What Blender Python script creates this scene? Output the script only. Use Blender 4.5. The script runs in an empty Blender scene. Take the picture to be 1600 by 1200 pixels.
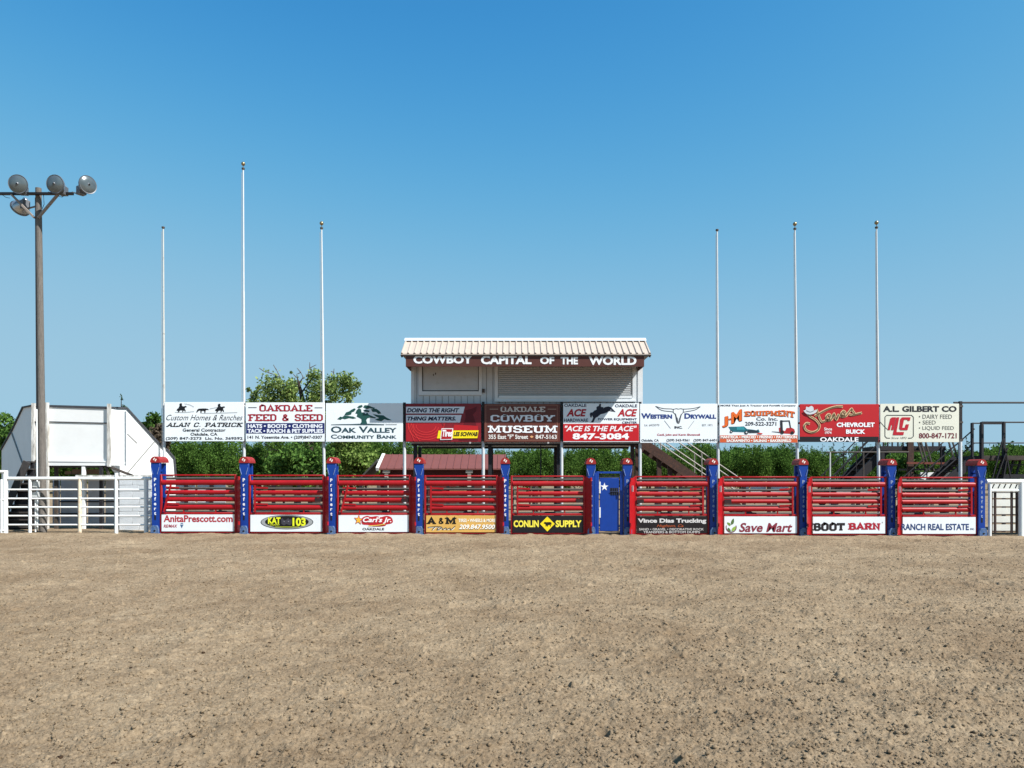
import bpy, bmesh, math, random
import numpy as np
from mathutils import Vector, Matrix

SC = bpy.context.scene
COL = SC.collection
H = 1.714                       # eye height of the camera
F = 1200.0                      # focal length in photo pixels (1600 wide)
HY = 743.0                      # row of the horizon in the photo

# ---------------------------------------------------------------- camera, sky, sun
cam_d = bpy.data.cameras.new('camera')
cam = bpy.data.objects.new('camera', cam_d); COL.objects.link(cam)
cam_d.sensor_width = 36; cam_d.lens = 36*F/1600; cam_d.sensor_fit = 'HORIZONTAL'
cam_d.shift_y = (HY-600)/1600
cam_d.clip_start = 0.1; cam_d.clip_end = 9000
cam.location = (0, 0, H); cam.rotation_euler = (math.pi/2, 0, 0)
SC.camera = cam
SUN = Vector((1.57, -1.0, 2.1)).normalized()
elev = math.asin(SUN.z); azim = math.atan2(SUN.x, SUN.y)
w = bpy.data.worlds.new('World'); SC.world = w; w.use_nodes = True
nt = w.node_tree; nt.nodes.clear()
sky = nt.nodes.new('ShaderNodeTexSky'); sky.sky_type = 'NISHITA'; sky.sun_disc = False
sky.sun_elevation = elev; sky.sun_rotation = azim
sky.altitude = 50; sky.air_density = 1.0; sky.dust_density = 0.4; sky.ozone_density = 3.0
bg = nt.nodes.new('ShaderNodeBackground'); bg.inputs['Strength'].default_value = 0.107
wo = nt.nodes.new('ShaderNodeOutputWorld')
sep = nt.nodes.new('ShaderNodeSeparateColor'); cmb = nt.nodes.new('ShaderNodeCombineColor')
nt.links.new(sky.outputs[0], sep.inputs[0])
for ch, (ka, kb, kp) in enumerate(((.42, .21, 3.4), (.79, .237, 2.8), (.0885, .0212, 5.0))):   # colour response of the camera to the clear sky
    def mth(op, x, y):
        n_ = nt.nodes.new('ShaderNodeMath'); n_.operation = op
        for k_, q_ in enumerate((x, y)):
            if isinstance(q_, (int, float)): n_.inputs[k_].default_value = q_
            else: nt.links.new(q_, n_.inputs[k_])
        return n_.outputs[0]
    pw = mth('POWER', sep.outputs[ch], kp)
    nt.links.new(mth('MAXIMUM', mth('DIVIDE', mth('MULTIPLY', pw, ka), mth('ADD', mth('MULTIPLY', pw, kb), 1.0)), (.28, 1.3, 2.6)[ch]), cmb.inputs[ch])
nt.links.new(cmb.outputs[0], bg.inputs[0]); nt.links.new(bg.outputs[0], wo.inputs[0])
sd = bpy.data.lights.new('sun', 'SUN'); sd.energy = 5.0; sd.angle = math.radians(0.53); sd.color = (1.0, 0.975, 0.93)
sun = bpy.data.objects.new('sun', sd); COL.objects.link(sun)
sun.rotation_euler = (-SUN).to_track_quat('-Z', 'Y').to_euler(); sun.location = (20, -10, 30)
SC.view_settings.view_transform = 'Standard'; SC.view_settings.look = 'None'
SC.view_settings.exposure = 0.73; SC.view_settings.gamma = 1.0

rng = random.Random(7)
nrng = np.random.default_rng(11)

# ---------------------------------------------------------------- helpers
def S(h):
    h = h.lstrip('#'); o = []
    for i in (0, 2, 4):
        c = int(h[i:i+2], 16)/255
        o.append(c/12.92 if c <= .04045 else ((c+.055)/1.055)**2.4)
    return (o[0], o[1], o[2], 1)

def PX(px, Y): return (px-800)/F*Y
def PZ(py, Y): return H + (HY-py)/F*Y
def P(px, py, Y): return Vector((PX(px, Y), Y, PZ(py, Y)))
def gz(x): return 0.017-0.0034*max(-22, min(22, x))

MATS = {}
def mat(name, col, rough=.6, metal=0, var=.12, scale=6, bump=0, bscale=60, spec=.4, dirt=None, dirt_amt=.5, dscale=3, stretch=(1,1,1)):
    if name in MATS: return MATS[name]
    m = bpy.data.materials.new(name); m.use_nodes = True
    t = m.node_tree; n = t.nodes; L = t.links
    b = n['Principled BSDF']
    c = S(col) if isinstance(col, str) else col
    b.inputs['Roughness'].default_value = rough; b.inputs['Metallic'].default_value = metal
    b.inputs['Specular IOR Level'].default_value = spec
    tc = n.new('ShaderNodeTexCoord')
    mp = n.new('ShaderNodeMapping'); mp.inputs['Scale'].default_value = stretch
    L.new(tc.outputs['Object'], mp.inputs['Vector'])
    nz = n.new('ShaderNodeTexNoise'); nz.inputs['Scale'].default_value = scale; nz.inputs['Detail'].default_value = 6
    nz.inputs['Roughness'].default_value = .65
    L.new(mp.outputs[0], nz.inputs['Vector'])
    rp = n.new('ShaderNodeValToRGB')
    rp.color_ramp.elements[0].position = .3; rp.color_ramp.elements[1].position = .72
    rp.color_ramp.elements[0].color = tuple(x*(1-var) for x in c[:3])+(1,)
    rp.color_ramp.elements[1].color = tuple(min(1, x*(1+var)) for x in c[:3])+(1,)
    L.new(nz.outputs['Fac'], rp.inputs[0])
    out = rp.outputs[0]
    if dirt:
        n2 = n.new('ShaderNodeTexNoise'); n2.inputs['Scale'].default_value = dscale; n2.inputs['Detail'].default_value = 9
        n2.inputs['Roughness'].default_value = .75
        L.new(mp.outputs[0], n2.inputs['Vector'])
        r2 = n.new('ShaderNodeValToRGB'); r2.color_ramp.elements[0].position = 1-dirt_amt-.07; r2.color_ramp.elements[1].position = 1-dirt_amt+.1
        L.new(n2.outputs['Fac'], r2.inputs[0])
        mx = n.new('ShaderNodeMix'); mx.data_type = 'RGBA'
        L.new(r2.outputs[0], mx.inputs[0]); L.new(out, mx.inputs[6]); mx.inputs[7].default_value = S(dirt)
        out = mx.outputs[2]
    L.new(out, b.inputs['Base Color'])
    if bump:
        n3 = n.new('ShaderNodeTexNoise'); n3.inputs['Scale'].default_value = bscale; n3.inputs['Detail'].default_value = 5
        L.new(mp.outputs[0], n3.inputs['Vector'])
        bp = n.new('ShaderNodeBump'); bp.inputs['Strength'].default_value = bump; bp.inputs['Distance'].default_value = .02
        L.new(n3.outputs['Fac'], bp.inputs['Height']); L.new(bp.outputs[0], b.inputs['Normal'])
    MATS[name] = m
    return m

def leafmat(name, c0, c1, trans=.3):
    m = bpy.data.materials.new(name); m.use_nodes = True
    t = m.node_tree; n = t.nodes; L = t.links; n.clear()
    g = n.new('ShaderNodeNewGeometry'); rp = n.new('ShaderNodeValToRGB')
    rp.color_ramp.elements[0].color = S(c0); rp.color_ramp.elements[1].color = S(c1)
    L.new(g.outputs['Random Per Island'], rp.inputs[0])
    d = n.new('ShaderNodeBsdfDiffuse'); tr = n.new('ShaderNodeBsdfTranslucent'); mx = n.new('ShaderNodeMixShader')
    mx.inputs[0].default_value = trans
    L.new(rp.outputs[0], d.inputs[0]); L.new(rp.outputs[0], tr.inputs[0])
    L.new(d.outputs[0], mx.inputs[1]); L.new(tr.outputs[0], mx.inputs[2])
    o = n.new('ShaderNodeOutputMaterial'); L.new(mx.outputs[0], o.inputs[0])
    return m

ORI = {}
def tag(o, label=None, cat=None, group=None, kind=None):
    if label: o['label'] = label
    if cat: o['category'] = cat
    if group: o['group'] = group
    if kind: o['kind'] = kind
    return o

def thing(name, label, cat, loc=(0, 0, 0), group=None):
    o = bpy.data.objects.new(name, None); COL.objects.link(o); o.location = loc
    o.empty_display_size = .2
    ORI[o.name] = Vector(loc)
    return tag(o, label, cat, group)

class MB:
    def __init__(s): s.v = []; s.f = []
    def add(s, vs, fs):
        k = len(s.v); s.v += [tuple(x) for x in vs]; s.f += [tuple(i+k for i in f) for f in fs]; return s
    def box(s, x0, x1, y0, y1, z0, z1):
        x0, x1 = sorted((x0, x1)); y0, y1 = sorted((y0, y1)); z0, z1 = sorted((z0, z1))
        return s.add([(x0,y0,z0),(x1,y0,z0),(x1,y1,z0),(x0,y1,z0),(x0,y0,z1),(x1,y0,z1),(x1,y1,z1),(x0,y1,z1)],
                     [(0,3,2,1),(4,5,6,7),(0,1,5,4),(1,2,6,5),(2,3,7,6),(3,0,4,7)])
    def beam(s, p0, p1, w, h, up=(0, 0, 1)):
        p0 = Vector(p0); p1 = Vector(p1); d = (p1-p0).normalized(); up = Vector(up)
        a = d.cross(up)
        if a.length < 1e-4: a = d.cross(Vector((0, 1, 0)))
        a.normalize(); b = a.cross(d).normalized()
        a = a*w/2; b = b*h/2
        vs = [p0-a-b, p0+a-b, p0+a+b, p0-a+b, p1-a-b, p1+a-b, p1+a+b, p1-a+b]
        return s.add(vs, [(0,1,2,3),(7,6,5,4),(0,4,5,1),(1,5,6,2),(2,6,7,3),(3,7,4,0)])
    def tube(s, p0, p1, r, n=10, r2=None, rb=None):
        p0 = Vector(p0); p1 = Vector(p1); d = (p1-p0).normalized(); r2 = r if r2 is None else r2
        up = Vector((0, 0, 1)) if abs(d.z) < .9 else Vector((0, 1, 0))
        a = d.cross(up).normalized(); b = a.cross(d).normalized()
        rb = rb if rb is not None else 1.0      # ratio of the second axis
        vs = []
        for p, q in ((p0, r), (p1, r2)):
            for i in range(n):
                t = 2*math.pi*i/n
                vs.append(p + a*math.cos(t)*q + b*math.sin(t)*q*rb)
        fs = [(i, n+i, n+(i+1) % n, (i+1) % n)[::-1] for i in range(n)]
        fs += [tuple(range(n)), tuple(range(2*n-1, n-1, -1))]
        return s.add(vs, fs)
    def path(s, pts, r, n=8):
        for a, b in zip(pts[:-1], pts[1:]): s.tube(a, b, r, n)
        return s
    def prism(s, poly, y0, y1):     # poly in (x, z), extruded along y
        n = len(poly)
        ar = sum(poly[i][0]*poly[(i+1) % n][1]-poly[(i+1) % n][0]*poly[i][1] for i in range(n))
        if ar < 0: poly = poly[::-1]
        vs = [(x, y0, z) for x, z in poly]+[(x, y1, z) for x, z in poly]
        fs = [tuple(range(n)), tuple(range(2*n-1, n-1, -1))]
        fs += [(i, n+i, n+(i+1) % n, (i+1) % n) for i in range(n)]
        return s.add(vs, fs)
    def flat(s, poly, y):
        n = len(poly)
        ar = sum(poly[i][0]*poly[(i+1) % n][1]-poly[(i+1) % n][0]*poly[i][1] for i in range(n))
        if ar < 0: poly = poly[::-1]
        return s.add([(x, y, z) for x, z in poly], [tuple(range(n))])
    def lathe(s, prof, p, d, n=24, cap0=False, cap1=False):
        d = Vector(d).normalized(); p = Vector(p)
        up = Vector((0, 0, 1)) if abs(d.z) < .9 else Vector((0, 1, 0))
        a = d.cross(up).normalized(); b = a.cross(d).normalized()
        vs = []; fs = []
        for r, z in prof:
            for i in range(n):
                t = 2*math.pi*i/n
                vs.append(p+d*z+a*r*math.cos(t)+b*r*math.sin(t))
        for k in range(len(prof)-1):
            for i in range(n):
                j = (i+1) % n
                fs.append((k*n+i, (k+1)*n+i, (k+1)*n+j, k*n+j))
        if cap0: fs.append(tuple(range(n)))
        if cap1: fs.append(tuple(range((len(prof)-1)*n, len(prof)*n))[::-1])
        return s.add(vs, fs)
    def build(s, name, m, parent=None, smooth=True, bevel=0):
        L = ORI.get(parent.name, Vector((0, 0, 0))) if parent else Vector((0, 0, 0))
        me = bpy.data.meshes.new(name)
        me.from_pydata([(v[0]-L.x, v[1]-L.y, v[2]-L.z) for v in s.v], [], s.f)
        me.materials.append(m)
        bm = bmesh.new(); bm.from_mesh(me); bmesh.ops.recalc_face_normals(bm, faces=bm.faces) if smooth else None
        if bevel:
            bmesh.ops.bevel(bm, geom=[e for e in bm.edges if len(e.link_faces) == 2 and e.calc_face_angle(0) > .6], offset=bevel, segments=1, affect='EDGES')
        bm.to_mesh(me); bm.free()
        if smooth:
            me.shade_smooth(); me.set_sharp_from_angle(angle=math.radians(38))
        o = bpy.data.objects.new(name, me); COL.objects.link(o)
        if parent: o.parent = parent
        ORI[o.name] = L
        return o

def arr_mesh(name, V, Fq, m, smooth=False):
    me = bpy.data.meshes.new(name); nv = len(V); nf = len(Fq); k = Fq.shape[1]
    me.vertices.add(nv); me.vertices.foreach_set('co', np.asarray(V, np.float32).ravel())
    me.loops.add(nf*k); me.loops.foreach_set('vertex_index', np.asarray(Fq, np.int32).ravel())
    me.polygons.add(nf); me.polygons.foreach_set('loop_start', np.arange(0, nf*k, k, dtype=np.int32))
    me.polygons.foreach_set('loop_total', np.full(nf, k, np.int32))
    if smooth: me.polygons.foreach_set('use_smooth', np.ones(nf, bool))
    me.materials.append(m); me.update(calc_edges=True)
    return me

def link_mesh(name, me, parent=None, loc=(0, 0, 0)):
    o = bpy.data.objects.new(name, me); COL.objects.link(o); o.location = loc
    if parent: o.parent = parent
    return o

# ---------------------------------------------------------------- lettering
SLAB = {
'A': (.92, [[(.12,0),(.46,1),(.8,0)],[(.25,.32),(.67,.32)]], [(.12,0),(.8,0)]),
'B': (.86, [[(.2,0),(.2,1)],[(.2,1),(.6,1),(.7,.88),(.7,.64),(.6,.53),(.2,.53)],[(.6,.53),(.74,.4),(.74,.13),(.6,0),(.2,0)]], [(.14,0),(.14,1)]),
'C': (.86, [[(.74,.7),(.74,.88),(.6,1),(.28,1),(.14,.86),(.14,.14),(.28,0),(.6,0),(.74,.12),(.74,.3)]], []),
'D': (.88, [[(.2,0),(.2,1)],[(.2,1),(.58,1),(.75,.82),(.75,.18),(.58,0),(.2,0)]], [(.14,0),(.14,1)]),
'E': (.8, [[(.2,0),(.2,1)],[(.2,1),(.7,1),(.7,.76)],[(.2,.5),(.56,.5)],[(.2,0),(.7,0),(.7,.24)]], [(.14,0),(.14,1)]),
'F': (.78, [[(.2,0),(.2,1)],[(.2,1),(.7,1),(.7,.76)],[(.2,.5),(.56,.5)]], [(.2,0),(.14,1)]),
'G': (.88, [[(.74,.72),(.74,.88),(.6,1),(.28,1),(.14,.86),(.14,.14),(.28,0),(.6,0),(.74,.12),(.74,.42),(.48,.42)]], []),
'H': (.92, [[(.2,0),(.2,1)],[(.74,0),(.74,1)],[(.2,.5),(.74,.5)]], [(.2,0),(.2,1),(.74,0),(.74,1)]),
'I': (.44, [[(.22,0),(.22,1)]], [(.22,0),(.22,1)]),
'J': (.7, [[(.54,1),(.54,.14),(.42,0),(.22,0),(.12,.14),(.12,.3)]], [(.54,1)]),
'K': (.92, [[(.2,0),(.2,1)],[(.74,1),(.28,.48)],[(.4,.58),(.78,0)]], [(.2,0),(.2,1),(.74,1),(.78,0)]),
'L': (.78, [[(.2,0),(.2,1)],[(.2,0),(.7,0),(.7,.28)]], [(.14,0),(.2,1)]),
'M': (1.1, [[(.2,0),(.2,1),(.55,.25),(.9,1),(.9,0)]], [(.2,0),(.16,1),(.9,0),(.94,1)]),
'N': (.94, [[(.2,0),(.2,1),(.74,0),(.74,1)]], [(.2,0),(.16,1),(.74,1)]),
'O': (.88, [[(.28,1),(.6,1),(.74,.86),(.74,.14),(.6,0),(.28,0),(.14,.14),(.14,.86),(.28,1),(.6,1)]], []),
'P': (.82, [[(.2,0),(.2,1)],[(.2,1),(.6,1),(.72,.88),(.72,.56),(.6,.44),(.2,.44)]], [(.2,0),(.14,1)]),
'Q': (.88, [[(.28,1),(.6,1),(.74,.86),(.74,.14),(.6,0),(.28,0),(.14,.14),(.14,.86),(.28,1),(.6,1)],[(.5,.25),(.82,-.1)]], []),
'R': (.88, [[(.2,0),(.2,1)],[(.2,1),(.6,1),(.72,.88),(.72,.6),(.6,.48),(.2,.48)],[(.5,.48),(.76,0)]], [(.2,0),(.14,1),(.78,0)]),
'S': (.82, [[(.68,.72),(.68,.88),(.56,1),(.26,1),(.14,.88),(.14,.64),(.26,.54),(.56,.48),(.69,.36),(.69,.12),(.56,0),(.26,0),(.13,.12),(.13,.28)]], []),
'T': (.86, [[(.43,0),(.43,1)],[(.1,.74),(.1,1),(.76,1),(.76,.74)]], [(.43,0)]),
'U': (.92, [[(.2,1),(.2,.14),(.34,0),(.6,0),(.74,.14),(.74,1)]], [(.2,1),(.74,1)]),
'V': (.9, [[(.12,1),(.45,0),(.78,1)]], [(.12,1),(.78,1)]),
'W': (1.2, [[(.12,1),(.36,0),(.6,.85),(.84,0),(1.08,1)]], [(.12,1),(1.08,1)]),
'Y': (.9, [[(.12,1),(.45,.45),(.78,1)],[(.45,.45),(.45,0)]], [(.12,1),(.78,1),(.45,0)]),
'&': (.95, [[(.8,.0),(.28,.72),(.3,.92),(.44,1),(.58,.9),(.56,.7),(.2,.4),(.16,.14),(.3,0),(.54,0),(.8,.38)]], []),
'.': (.36, [[(.1,.05),(.26,.05)]], []),
'-': (.5, [[(.1,.45),(.4,.45)]], []),
}
def strip(pts, wid, closed=False):
    """a ribbon of constant width along a 2-D polyline -> verts, quads"""
    n = len(pts); v = []
    for i, p in enumerate(pts):
        a = pts[i-1] if (i > 0) else (pts[-2] if closed else None)
        b = pts[i+1] if i < n-1 else (pts[1] if closed else None)
        d1 = np.subtract(p, a) if a is not None else None
        d2 = np.subtract(b, p) if b is not None else None
        if d1 is None: d1 = d2
        if d2 is None: d2 = d1
        d1 = d1/(np.hypot(*d1)+1e-9); d2 = d2/(np.hypot(*d2)+1e-9)
        n1 = np.array((-d1[1], d1[0])); n2 = np.array((-d2[1], d2[0]))
        m = n1+n2; l = np.hypot(*m)
        m = n1 if l < 1e-3 else m/l
        k = wid/2/max(.45, float(np.dot(m, n1)))
        v.append((p[0]+m[0]*k, p[1]+m[1]*k)); v.append((p[0]-m[0]*k, p[1]-m[1]*k))
    f = [(2*i, 2*i+1, 2*i+3, 2*i+2) for i in range(n-1)]
    return v, f

TXT = {}
def text2d(s, style):
    """list of (verts2d, faces, level)"""
    key = (s, style)
    if key in TXT: return TXT[key]
    if style.startswith('slab'):
        out = []; x = 0; t = .29 if 'fat' in style else .215
        for ch in s:
            if ch == ' ': x += .55; continue
            wd, strokes, serifs = SLAB[ch]
            lv = 0
            for st in strokes:
                v, f = strip(st, t, st[0] == st[-2] if len(st) > 4 else False)
                out.append(([(a+x, b) for a, b in v], f, lv)); lv += 1
            for sx, sy in serifs:
                y = sy+(.03 if sy < .5 else -.03)
                out.append(([(x+sx-.21, y-.1), (x+sx+.21, y-.1), (x+sx+.21, y+.1), (x+sx-.21, y+.1)], [(0, 1, 2, 3)], lv)); lv += 1
            x += wd+.06
        if 'ital' in style: out = [([(a+b*.22, b) for a, b in v], f, l) for v, f, l in out]
    else:
        cu = bpy.data.curves.new('t', 'FONT'); cu.body = s; cu.size = 1; cu.resolution_u = 3
        cu.fill_mode = 'FRONT'
        if 'bold' in style: cu.offset = .026
        if 'heavy' in style: cu.offset = .042
        if 'ultra' in style: cu.offset = .062
        if 'caps' in style:
            cu.small_caps_scale = .76
            for i, ch in enumerate(s):
                if ch.islower(): cu.body_format[i].use_small_caps = True
        if 'caps' in style:
            cu.body = s
        if 'ital' in style: cu.shear = .25
        if 'script' in style: cu.shear = .45
        o = bpy.data.objects.new('t', cu); COL.objects.link(o)
        if 'caps' in style:
            for i, ch in enumerate(s):
                if ch.islower(): cu.body_format[i].use_small_caps = True
        bpy.context.view_layer.update()
        dg = bpy.context.evaluated_depsgraph_get()
        me = bpy.data.meshes.new_from_object(o.evaluated_get(dg))
        v = [(q.co.x, q.co.y) for q in me.vertices]; f = [tuple(p.vertices) for p in me.polygons]
        bpy.data.objects.remove(o); bpy.data.curves.remove(cu); bpy.data.meshes.remove(me)
        out = [(v, f, 0)]
    TXT[key] = out
    return out

def smooth2(pts, k=5):
    """Catmull-Rom through 2-D points"""
    o = []
    n = len(pts)
    for i in range(n-1):
        p0 = pts[max(0, i-1)]; p1 = pts[i]; p2 = pts[i+1]; p3 = pts[min(n-1, i+2)]
        for j in range(k):
            t = j/k
            o.append(tuple(.5*((2*p1[c])+(-p0[c]+p2[c])*t+(2*p0[c]-5*p1[c]+4*p2[c]-p3[c])*t*t+(-p0[c]+3*p1[c]-3*p2[c]+p3[c])*t**3) for c in (0, 1)))
    o.append(pts[-1])
    return o

def paint(hexc, rough=.55):
    return mat('painted_'+hexc, hexc, rough, var=.06, scale=25, spec=.3)

class Art:
    """paint laid on a flat board: coordinates of the enlarged photo -> points on the board's plane"""
    def __init__(s, parent, ox, oy, sc, Y, front, dz=0):
        s.p = parent; s.ox = ox; s.oy = oy; s.sc = sc; s.Y = Y; s.front = front; s.dz = dz
    def xz(s, x, y): return (PX(s.ox+x/s.sc, s.Y), PZ(s.oy+y/s.sc, s.Y)+s.dz)
    def y(s, layer): return s.front-.004*layer
    def text(s, t, x0, x1, y0, y1, c, style='bold', layer=1, warp=None, name='lettering'):
        parts = text2d(t, style)
        xs = [a for v, f, l in parts for a, b in v]; ys = [b for v, f, l in parts for a, b in v]
        ax, bx, ay, by = min(xs), max(xs), min(ys), max(ys)
        m = MB()
        for v, f, l in parts:
            pts = []
            for a, b in v:
                u = (a-ax)/(bx-ax); q = (b-ay)/(by-ay)
                X = x0+u*(x1-x0); Yz = y1+(y0-y1)*q
                if warp: X, Yz = warp(u, q, X, Yz)
                wx, wz = s.xz(X, Yz)
                pts.append((wx, s.y(layer)-.0004*l, wz))
            m.add(pts, f)
        return m.build(name, paint(c), s.p, smooth=False)
    def poly(s, pts, c, layer=1, name='emblem', m=None, sm=0):
        if sm: pts = smooth2(pts+[pts[0]], sm)[:-1]
        return MB().flat([s.xz(*p) for p in pts], s.y(layer)).build(name, m or paint(c), s.p, smooth=False)
    def polys(s, lst, c, layer=1, name='emblem'):
        q = MB()
        for i, pts in enumerate(lst): q.flat([s.xz(*p) for p in pts], s.y(layer)-.0004*i)
        return q.build(name, paint(c), s.p, smooth=False)
    def rect(s, x0, x1, y0, y1, c, layer=1, name='painted_band'):
        return s.poly([(x0, y0), (x1, y0), (x1, y1), (x0, y1)], c, layer, name)
    def ell(s, cx, cy, rx, ry, c, layer=1, name='emblem', n=28):
        return s.poly([(cx+rx*math.cos(2*math.pi*i/n), cy+ry*math.sin(2*math.pi*i/n)) for i in range(n)], c, layer, name)
    def lines(s, lst, wid, c, layer=1, name='emblem', sm=0):
        q = MB()
        for i, pts in enumerate(lst):
            if sm: pts = smooth2(pts, sm)
            v, f = strip(pts, wid)
            q.add([(s.xz(*p)[0], s.y(layer)-.0003*i, s.xz(*p)[1]) for p in v], f)
        return q.build(name, paint(c), s.p, smooth=False)
# ---------------------------------------------------------------- ground
def vnoise(x, y, seed):
    xi = np.floor(x).astype(np.int64); yi = np.floor(y).astype(np.int64)
    fx = x-xi; fy = y-yi
    fx = fx*fx*(3-2*fx); fy = fy*fy*(3-2*fy)
    def hsh(a, b):
        h = (a*374761393 + b*668265263 + seed*974634541) & 0xFFFFFFFF
        h = ((h ^ (h >> 13))*1274126177) & 0xFFFFFFFF
        return ((h ^ (h >> 16)) & 0xFFFF)/65535.0
    a = hsh(xi, yi); b = hsh(xi+1, yi); c = hsh(xi, yi+1); d = hsh(xi+1, yi+1)
    return (a*(1-fx)+b*fx)*(1-fy)+(c*(1-fx)+d*fx)*fy

def dirt_mat():
    m = bpy.data.materials.new('arena_dirt'); m.use_nodes = True
    t = m.node_tree; n = t.nodes; L = t.links; b = n['Principled BSDF']
    b.inputs['Roughness'].default_value = .95; b.inputs['Specular IOR Level'].default_value = .1
    tc = n.new('ShaderNodeTexCoord')
    def noise(sc, det, ro=.6):
        q = n.new('ShaderNodeTexNoise'); q.inputs['Scale'].default_value = sc; q.inputs['Detail'].default_value = det
        q.inputs['Roughness'].default_value = ro; L.new(tc.outputs['Object'], q.inputs['Vector']); return q
    def ramp(src, p0, c0, p1, c1):
        r = n.new('ShaderNodeValToRGB'); r.color_ramp.elements[0].position = p0; r.color_ramp.elements[1].position = p1
        r.color_ramp.elements[0].color = c0; r.color_ramp.elements[1].color = c1; L.new(src, r.inputs[0]); return r
    big = ramp(noise(.45, 7, .7).outputs['Fac'], .34, S('7e6c57'), .68, S('9a8972'))
    fine = ramp(noise(30, 6, .7).outputs['Fac'], .3, (.6, .58, .55, 1), .72, (1.25, 1.25, 1.24, 1))
    mx = n.new('ShaderNodeMix'); mx.data_type = 'RGBA'; mx.blend_type = 'MULTIPLY'; mx.inputs[0].default_value = 1
    L.new(big.outputs[0], mx.inputs[6]); L.new(fine.outputs[0], mx.inputs[7])
    mid = ramp(noise(5.5, 5, .7).outputs['Fac'], .36, (.84, .82, .8, 1), .66, (1.1, 1.1, 1.1, 1))
    m0 = n.new('ShaderNodeMix'); m0.data_type = 'RGBA'; m0.blend_type = 'MULTIPLY'; m0.inputs[0].default_value = 1
    L.new(mx.outputs[2], m0.inputs[6]); L.new(mid.outputs[0], m0.inputs[7]); mx = m0
    sp = ramp(noise(36, 4, .6).outputs['Fac'], .66, (0, 0, 0, 1), .76, (1, 1, 1, 1))
    m2 = n.new('ShaderNodeMix'); m2.data_type = 'RGBA'; L.new(sp.outputs[0], m2.inputs[0])
    L.new(mx.outputs[2], m2.inputs[6]); m2.inputs[7].default_value = S('574a3d')
    L.new(m2.outputs[2], b.inputs['Base Color'])
    bn = noise(62, 6, .8); bp = n.new('ShaderNodeBump'); bp.inputs['Strength'].default_value = .6; bp.inputs['Distance'].default_value = .03
    L.new(bn.outputs['Fac'], bp.inputs['Height']); L.new(bp.outputs[0], b.inputs['Normal'])
    return m
DIRT = dirt_mat()
def domes(x, y, cell, fill, rmin, rmax, seed):
    # crumbs: a half-buried lump in some of the cells of a jittered grid
    u = x/cell; v = y/cell; iu = np.floor(u).astype(np.int64); iv = np.floor(v).astype(np.int64)
    out = np.zeros_like(x)
    def hsh(a, b, k):
        h = (a*374761393 + b*668265263 + (seed*31+k)*974634541) & 0xFFFFFFFF
        h = ((h ^ (h >> 13))*1274126177) & 0xFFFFFFFF
        return ((h ^ (h >> 16)) & 0xFFFF)/65535.0
    for du in (-1, 0, 1):
        for dv in (-1, 0, 1):
            a = iu+du; b = iv+dv
            cx = a+.15+.7*hsh(a, b, 1); cy = b+.15+.7*hsh(a, b, 2); r = rmin+(rmax-rmin)*hsh(a, b, 3)**2
            ex = u-cx; ey = (v-cy)*(.75+.6*hsh(a, b, 5))
            q = 1-(ex*ex+ey*ey)/(r*r)
            h = np.where((q > 0) & (hsh(a, b, 4) < fill), np.clip(q, 0, 1)**.85*r*cell*(.5+.75*hsh(a, b, 6)), 0)
            out = np.maximum(out, h)
    return out
def dirt_height(x, y, fine=True):
    fade = np.clip((22.6-y)/2.2, .25, 1)
    h = (vnoise(x/1.7, y/1.7, 1)-.5)*.05 + (vnoise(x/.62, y/.62, 2)-.5)*.05 + (vnoise(x/.3, y/.3, 12)-.5)*.036
    m = vnoise(x/.9, y/.9, 9)
    a = vnoise(x/.17+7, y/.17, 3); h = h + np.clip(a-.45, 0, 1)*.04*(.45+m) - np.clip(.24-a, 0, 1)*.05
    c = vnoise(x/.055, y/.055+3, 4); h = h + (np.clip(c-.5, 0, 1)**.8)*.024*(.4+m)
    d = vnoise(x/.034, y/.034, 5); h = h + np.clip(d-.45, 0, 1)*.012
    if fine:
        wx = x+.018*(vnoise(x/.03, y/.03, 21)-.5)+.03*(vnoise(x/.09, y/.09, 23)-.5); wy = y+.018*(vnoise(x/.03+9, y/.03, 22)-.5)
        h = h + domes(wx, wy, .11, .16, .08, .34, 1) + domes(wx+3, wy, .040, .6, .14, .48, 2) + domes(wx, wy+5, .021, .85, .2, .55, 3) - domes(wx+1, wy+2, .19, .06, .06, .26, 7)*1.1
    hoof = domes(x+.05*(vnoise(x/.1, y/.1, 31)-.5), y, .8, .22, .07, .13, 8)       # scattered hoof prints, a shallow cup with a rim
    h = h - np.clip(hoof, 0, .05)*.8
    h = h + .008*np.sin(6.283*(y+.15*vnoise(x/3, y/3, 33))/.34)*np.clip(vnoise(x/4, y/2.2, 34)-.35, 0, 1)*2   # harrow lines
    bank = np.exp(-((y-21.78-.12*(vnoise(x/.8, y*0, 35)-.5))/.22)**2)*(.02+.07*vnoise(x/.55, y*0+2, 36)*vnoise(x/.17, y/.2, 37))
    return h*fade+bank
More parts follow.
